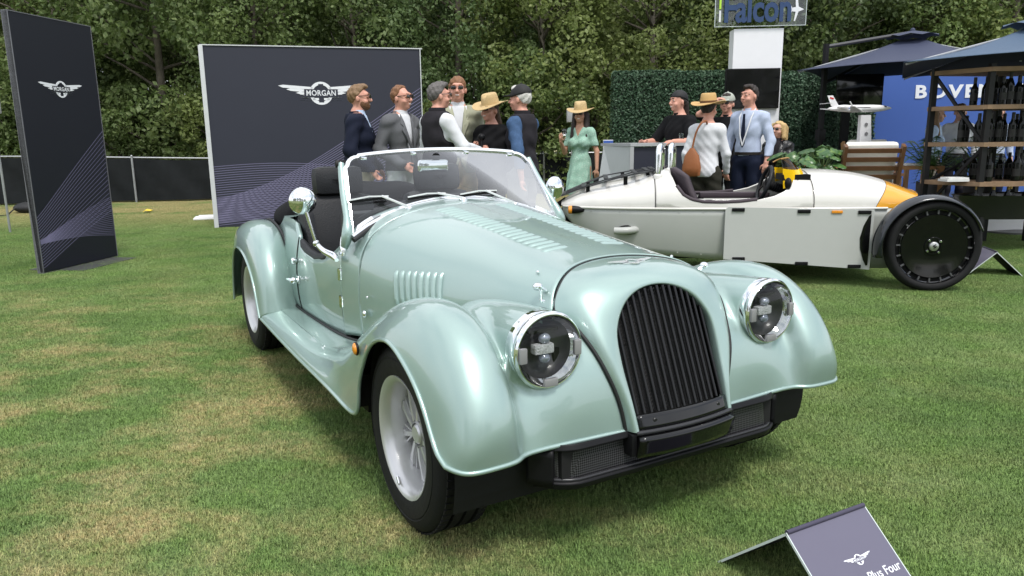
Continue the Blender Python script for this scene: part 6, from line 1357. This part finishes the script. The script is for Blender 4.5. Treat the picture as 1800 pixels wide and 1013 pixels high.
        S = Sdf((-.17, -.23, 1.30), (.17, .20, 1.86), .0088 / k); f(S); obj('hair', S.mesh('hair'), hm, root)
    if beard:
        S = Sdf((-.12, -.1, 1.55), (.12, .17, 1.70), .008 / k); S.ell(hd((0, .036, 1.640)), (.066, .071, .074), .02); S.ell(hd((0, .074, 1.604)), (.032, .027, .026), .02); S.clip(lambda X, Y, Z: np.maximum(Z - 1.652, .010 - Y) + 0 * X); S.ell(hd((0, .108, 1.632)), (.020, .016, .010), .01, sub=True); obj('beard', S.mesh('beard'), beard, root)
    # ---- headgear
    if hat:
        hk, hm, band = hat; hx = hd((0, -.01, 0)); 
        if hk == 'brim':
            b = MB(); n_ = 40; rings = [(.074, .118, 1), (.086, .106, 1), (.093, .07, 1), (.098, .03, 1), (.100, .008, 1), (.128, .0, 1), (.165, -.002, 1), (.200, .006, 1), (.202, .000, 1), (.165, -.009, 1), (.098, -.006, 1)]
            v = [(0, 0, .100)]
            for r, z, _ in rings:
                for j in range(n_):
                    a = 2 * math.pi * j / n_; rr = r * (1.0 if r > .1 else 1.0); dz = (-.016 * abs(math.sin(a)) ** 2 * max(0, (r - .10) / .09) if r > .10 else 0) + (.020 * abs(math.cos(a)) ** 2 * max(0, (r - .10) / .09)); v.append((rr * math.cos(a) * (.92 if r < .105 else .95), rr * math.sin(a) * 1.10, z + dz - (.02 if (z > .10 and abs(math.cos(a)) < .4 and math.sin(a) > 0) else 0)))
            f = [(0, 1 + j, 1 + (j + 1) % n_) for j in range(n_)]
            for i in range(len(rings) - 1): f += [(1 + i * n_ + j, 1 + i * n_ + (j + 1) % n_, 1 + (i + 1) * n_ + (j + 1) % n_, 1 + (i + 1) * n_ + j)[::-1] for j in range(n_)]
            b.add(v, f); o = b.build('hat', hm, root, 60); o.location = (hx[0], hx[1], 1.738); o.rotation_euler = (rad(nod), 0, turn)
            if band: q = MB().lathe([(.1005, .008), (.0995, .032)], 32); q.v = [(p[0] * .93, p[1] * 1.11, p[2]) for p in q.v]; q.build('hat_band', band, o, 60)
        if hk == 'cap':
            S = Sdf((-.13, -.16, 1.66), (.13, .24, 1.87), .008 / k); S.ell((0, -.008, 1.725), (.089, .108, .104), .02); S.clip(lambda X, Y, Z: 1.722 - .02 * Y / .1 - Z + 0 * X); sg = band; S.cone((-.045, sg * .09, 1.728), (-.035, sg * .165, 1.715), .007, .006, .004); S.cone((.045, sg * .09, 1.728), (.035, sg * .165, 1.715), .007, .006, .004); S.ell((0, sg * .115, 1.722), (.068, .065, .008), .006); o = obj('cap', S.mesh('cap'), hm, root); headfix(o); MB().ball((0, -.008, 1.83), .009, 8, 6).build('cap_button', hm, o)
        if hk == 'scarf':
            S = Sdf((-.13, -.17, 1.66), (.13, .2, 1.87), .008 / k); S.ell((0, -.010, 1.722), (.086, .106, .098), .02); S.clip(lambda X, Y, Z: 1.735 - np.clip((.03 - Y) / .12, 0, 1) * .04 - Z + 0 * X); o = obj('cap', S.mesh('cap'), hm, root); headfix(o)
    if glasses:
        g = MB(); big = .023 if glasses == 'sun' else .019
        for s in (-1, 1): g.box((s * .034, .108, 1.697), (.046, .006, .030), rot('Z', -s * .18), bev=.006).bar((s * .060, .098, 1.704), (s * .079, -.01, 1.700), .004, .006)
        g.bar((-.012, .112, 1.702), (.012, .112, 1.702), .004, .004); o = g.build('sunglasses' if glasses == 'sun' else 'glasses', LENSB if glasses == 'sun' else mat('thin_glasses', (.03, .025, .025), .3), root, 40); headfix(o)
        if glasses == 'clear': 
            o.data.clear_geometry() if False else None
    if extras: extras(root)
    return root
cl_ = lambda n, c, r=.8, **q: mat('cloth_' + n, c, r, var=q.pop('var', .10), vscale=q.pop('vscale', 30), bump=.25, bscale=220, spec=.2, **q)
NAVY = cl_('navy', (.009, .012, .026)); GREYW = cl_('grey_wool', (.115, .118, .125), var=.25, vscale=120); SAGE = cl_('sage', (.33, .335, .245)); WHITE = cl_('white', (.64, .65, .67)); LBLUE = cl_('light_blue', (.43, .49, .62), vscale=60); SKYB = cl_('sky', (.47, .58, .75)); BLACK = cl_('black', (.006, .006, .007)); CHARC = cl_('charcoal', (.022, .020, .024)); BEIGE = cl_('beige', (.50, .44, .34)); PALE = cl_('pale_trouser', (.62, .64, .66)); TAN = cl_('tan_trouser', (.46, .35, .22)); OLIVE = cl_('olive', (.028, .027, .020)); NAVT = cl_('navy_trouser', (.009, .013, .030)); DENIM = cl_('denim', (.050, .095, .185), vscale=50, var=.3)
def dressmat():
    m = cl_('green_dress', (.27, .44, .345)); n = m.node_tree.nodes; l = m.node_tree.links; p = n['Principled BSDF']; tc = n.new('ShaderNodeTexCoord'); v = n.new('ShaderNodeTexVoronoi'); v.inputs['Scale'].default_value = 75; l.new(tc.outputs['Object'], v.inputs['Vector']); r = n.new('ShaderNodeMapRange'); r.inputs[1].default_value = .18; r.inputs[2].default_value = .30; r.inputs[3].default_value = 1; r.inputs[4].default_value = 0; l.new(v.outputs['Distance'], r.inputs[0]); mx = n.new('ShaderNodeMixRGB'); mx.inputs[1].default_value = (.27, .44, .345, 1); mx.inputs[2].default_value = (.60, .70, .62, 1); l.new(r.outputs[0], mx.inputs[0]); l.new(mx.outputs[0], p.inputs['Base Color']); return m
DRESS = dressmat(); STRAW = mat('straw', (.52, .38, .19), .8, var=.15, vscale=60, bump=.5, bscale=260); TANH = mat('tan_felt', (.50, .32, .13), .8, var=.08)
hairm = lambda n, c: mat('hair_' + n, c, .55, var=.45, vscale=70, bump=.6, bscale=120)
BRN = hairm('brown', (.075, .042, .022)); GING = hairm('ginger', (.19, .085, .035)); GRY = hairm('grey', (.11, .10, .095)); WHT = hairm('white', (.60, .58, .54)); DKB = hairm('dark', (.022, .014, .010)); BLD = hairm('blonde', (.52, .36, .16)); SANDY = hairm('sandy', (.20, .12, .06))
def cups(root): pass
person('bearded man in navy suit and sunglasses, leftmost of the group by the display wall', -1.50, 7.55, 1.80, 88, {'R': ((.27, -.05, 1.17), (.22, .14, .98), (-.3, .5, -.8)), 'L': ((-.27, -.03, 1.16), (-.20, .16, .97), (.3, .5, -.7))}, ('jacket', NAVY, SKYB), ('trousers', BEIGE), (SANDY, 'short'), 'pink', glasses='sun', beard=hairm('beard', (.16, .075, .035)), build=1.04, turn=.05, hem=.96)
person('man in grey wool jacket, open white shirt and sunglasses, before the display wall', -1.10, 7.68, 1.80, 128, {'R': ((.25, -.07, 1.17), (.15, .17, 1.02), (-.6, .5, -.5)), 'L': ((-.25, -.05, 1.17), (-.16, .17, .97), (.5, .5, -.6))}, ('jacket', GREYW, WHITE), ('trousers', PALE), (GING, 'receding'), 'pink', glasses='sun', turn=.25, hem=.96, build=.90)
person('man in black quilted vest over white shirt with his back half turned', -.68, 7.20, 1.79, 52, {'R': ((.27, .10, 1.20), (.10, .40, 1.16), (-.3, .9, .1)), 'L': ((-.27, .02, 1.18), (-.08, .32, 1.13), (.4, .9, .1))}, ('vest', WHITE, CHARC), ('trousers', CHARC), (GRY, 'short'), 'pink', glasses='sun', build=1.06, turn=-.25)
person('tall young man in pale sage blazer and sunglasses facing the camera', -.54, 7.95, 1.90, 172, {'R': ((.25, -.02, 1.17), (.16, .24, 1.14), (-.6, .6, .2)), 'L': ((-.25, -.02, 1.16), (-.24, .10, .93), (0, .2, -1))}, ('jacket', SAGE, WHITE), ('trousers', TAN), (GING, 'fringe'), 'pink', glasses='sun', turn=-.1)
person('smiling woman in black top, glasses and straw hat with clasped hands', -.19, 7.72, 1.66, 222, {'R': ((.21, .06, 1.13), (.03, .24, 1.24), (-.5, .4, .6)), 'L': ((-.21, .06, 1.13), (-.02, .23, 1.20), (.4, .4, .6))}, ('shawl', BLACK), ('trousers', BLACK), (BRN, 'pony'), 'pink', fem=True, hat=('brim', STRAW, None), glasses='clear', nod=-14, turn=.1)
person('white-haired man in black cap, grey vest and denim shirt seen from behind', .12, 7.45, 1.76, 300, {'R': ((.25, .06, 1.18), (.13, .25, 1.05), (-.4, .7, -.1)), 'L': ((-.27, -.10, 1.17), (-.24, -.12, .91), (.0, -.1, -1))}, ('vest', DENIM, CHARC), ('trousers', mat('cloth_khaki_grey', (.20, .19, .17), .8)), (WHT, 'wavy'), 'pink', hat=('cap', mat('black_cap', (.012, .012, .013), .7), 1), build=1.04, turn=.1, smile=False)
drs = person('woman in pale green dotted dress, straw hat and sunglasses holding a glass', .93, 10.0, 1.67, 208, {'R': ((.22, .05, 1.15), (.20, .24, 1.30), (-.15, .3, .9)), 'L': ((-.24, -.02, 1.16), (-.27, .05, .92), (0, .1, -1))}, ('dress', DRESS), ('none',), (DKB, 'long'), 'tan', fem=True, hat=('brim', STRAW, None), glasses='sun', nod=-8, turn=.15)
person('man in black cap and black polo leaning on the counter', 2.07, 9.32, 1.80, 238, {'R': ((.30, .12, 1.20), (.22, .32, 1.20), (-.2, .9, -.1)), 'L': ((-.30, .10, 1.20), (-.26, .33, 1.20), (.2, .9, -.1))}, ('polo', BLACK), ('trousers', BLACK), (DKB, 'tail'), 'pink', hat=('scarf', mat('black_cap', (.012, .012, .013), .7), 1), turn=-.2, build=1.05)
person('woman in white shirt, dark trousers and tan brimmed hat seen from behind', 2.12, 8.15, 1.66, 28, {'R': ((.22, .02, 1.16), (.20, .16, .95), (0, .4, -.9)), 'L': ((-.23, -.05, 1.16), (-.24, .05, .94), (0, .2, -1))}, ('blouse', WHITE), ('trousers', OLIVE), (DKB, 'short'), 'pink', fem=True, hat=('brim', TANH, mat('brown_band', (.10, .045, .015), .5)), nod=4, turn=-.3, smile=False, build=.95)
blue = person('dark-haired man in light blue shirt, navy tie and lanyard', 2.84, 9.02, 1.84, 222, {'R': ((.25, -.02, 1.17), (.24, .05, .93), (0, .2, -1)), 'L': ((-.26, -.02, 1.16), (-.26, .08, .93), (0, .2, -1))}, ('shirt', LBLUE), ('trousers', NAVT), (DKB, 'short'), 'pink', turn=-.4, smile=False)
MB().add([(-.014, .150, 1.475), (.014, .150, 1.475), (.030, .165, 1.14), (0, .165, 1.09), (-.030, .165, 1.14)], [(0, 1, 2, 3, 4)]).build('tie', NAVT, blue, 0)
solid(blue.children[-1], .01)
MB().tube([(-.075, .02, 1.535), (-.072, .11, 1.44), (-.035, .162, 1.24), (0, .168, 1.12)], .008, 6).tube([(.075, .02, 1.535), (.072, .11, 1.44), (.035, .162, 1.24), (0, .168, 1.12)], .008, 6).build('lanyard', WHITE, blue, 60)
person('man in black shirt and pale cap with one arm raised to his head', 2.78, 9.75, 1.78, 215, {'R': ((.36, .05, 1.55), (.12, .13, 1.72), (-.9, .1, .2)), 'L': ((-.25, -.02, 1.16), (-.24, .08, .93), (0, .2, -1))}, ('polo', BLACK), ('trousers', BLACK), (DKB, 'short'), 'pink', hat=('cap', mat('pale_cap', (.36, .38, .33), .8), 1), glasses='clear', smile=False)
person('seated blonde woman in black leather jacket and sunglasses', 3.52, 9.95, 1.62, 215, {'R': ((.24, .12, 1.10), (.10, .20, 1.42), (-.3, .0, 1)), 'L': ((-.22, .10, 1.12), (-.06, .30, 1.05), (.6, .5, 0))}, ('jacket', mat('leather_jacket', (.012, .012, .013), .3, bump=.4, bscale=60), CHARC), ('trousers', BLACK), (BLD, 'bob'), 'fair', fem=True, z0=-.18, sit=True, glasses='sun', smile=False, turn=-.2)
person('woman in pale blue jacket with long hair seen between the rack shelves', 5.98, 10.7, 1.62, 120, {}, ('shirt', SKYB), ('trousers', BEIGE), (SANDY, 'long'), 'fair', fem=True, z0=.0, smile=False)
person('person in white shirt seen between the rack shelves left of the crimson bag', 6.50, 11.0, 1.66, 200, {}, ('shirt', WHITE), ('trousers', CHARC), (BRN, 'short'), 'fair', smile=False)
person('person in pale blue shirt at the right, seen between the rack shelves', 7.05, 11.0, 1.64, 180, {}, ('shirt', LBLUE), ('trousers', NAVT), (BRN, 'short'), 'fair', smile=False)
# ---- held and carried things
hb_ = empty('handbag', (1.93, 8.02, .98), rad(-20), 'tan brown leather handbag hanging from the shoulder of the woman in white', 'bag'); BRB = mat('tan_leather', (.27, .095, .030), .5, var=.15, bump=.2)
b = MB(); v = [];
for z, w_, d_ in ((-.14, .06, .02), (-.13, .09, .035), (-.05, .10, .045), (.08, .075, .035), (.16, .02, .012)):
    for j in range(14): a = 2 * math.pi * j / 14; v.append((w_ * math.cos(a), d_ * math.sin(a), z))
b.add(v, [(i * 14 + j, i * 14 + (j + 1) % 14, (i + 1) * 14 + (j + 1) % 14, (i + 1) * 14 + j) for i in range(4) for j in range(14)] + [tuple(range(14))[::-1]]); b.build('bag_body', BRB, hb_, 50)
MB().tube(spline([(0, 0, .14), (.03, .0, .30), (.09, .01, .42), (.13, .06, .435), (.13, .12, .36)], 14), .010, 6).build('strap', BRB, hb_, 60)
wg = MB().lathe([(.0, 0), (.028, 0), (.03, .004), (.004, .008), (.004, .06), (.02, .075), (.034, .10), (.033, .13), (.027, .155)], 20).build('wine_glass', glassmat('clear_plastic', (.9, .92, .93), 1.5, .1), None, 50); wg.location = (.70, 9.77, 1.22); tag(wg, 'stemmed wine glass in the hand of the woman in the green dress', 'glass')
mc = MB().tube([(0, 0, 0), (0, .03, .12)], .014, 10).ball((0, .036, .15), .036, 12, 8).tube([(0, 0, 0), (.03, -.02, -.1), (.10, -.02, -.22), (.14, 0, -.34)], .005, 6).box((.02, -.01, -.05), (.05, .03, .10), bev=.006).build('microphone', SATIN, None, 50); mc.location = (-.28, 7.40, 1.13); tag(mc, 'black microphone and recorder held between the vest man and the woman in the straw hat', 'microphone')
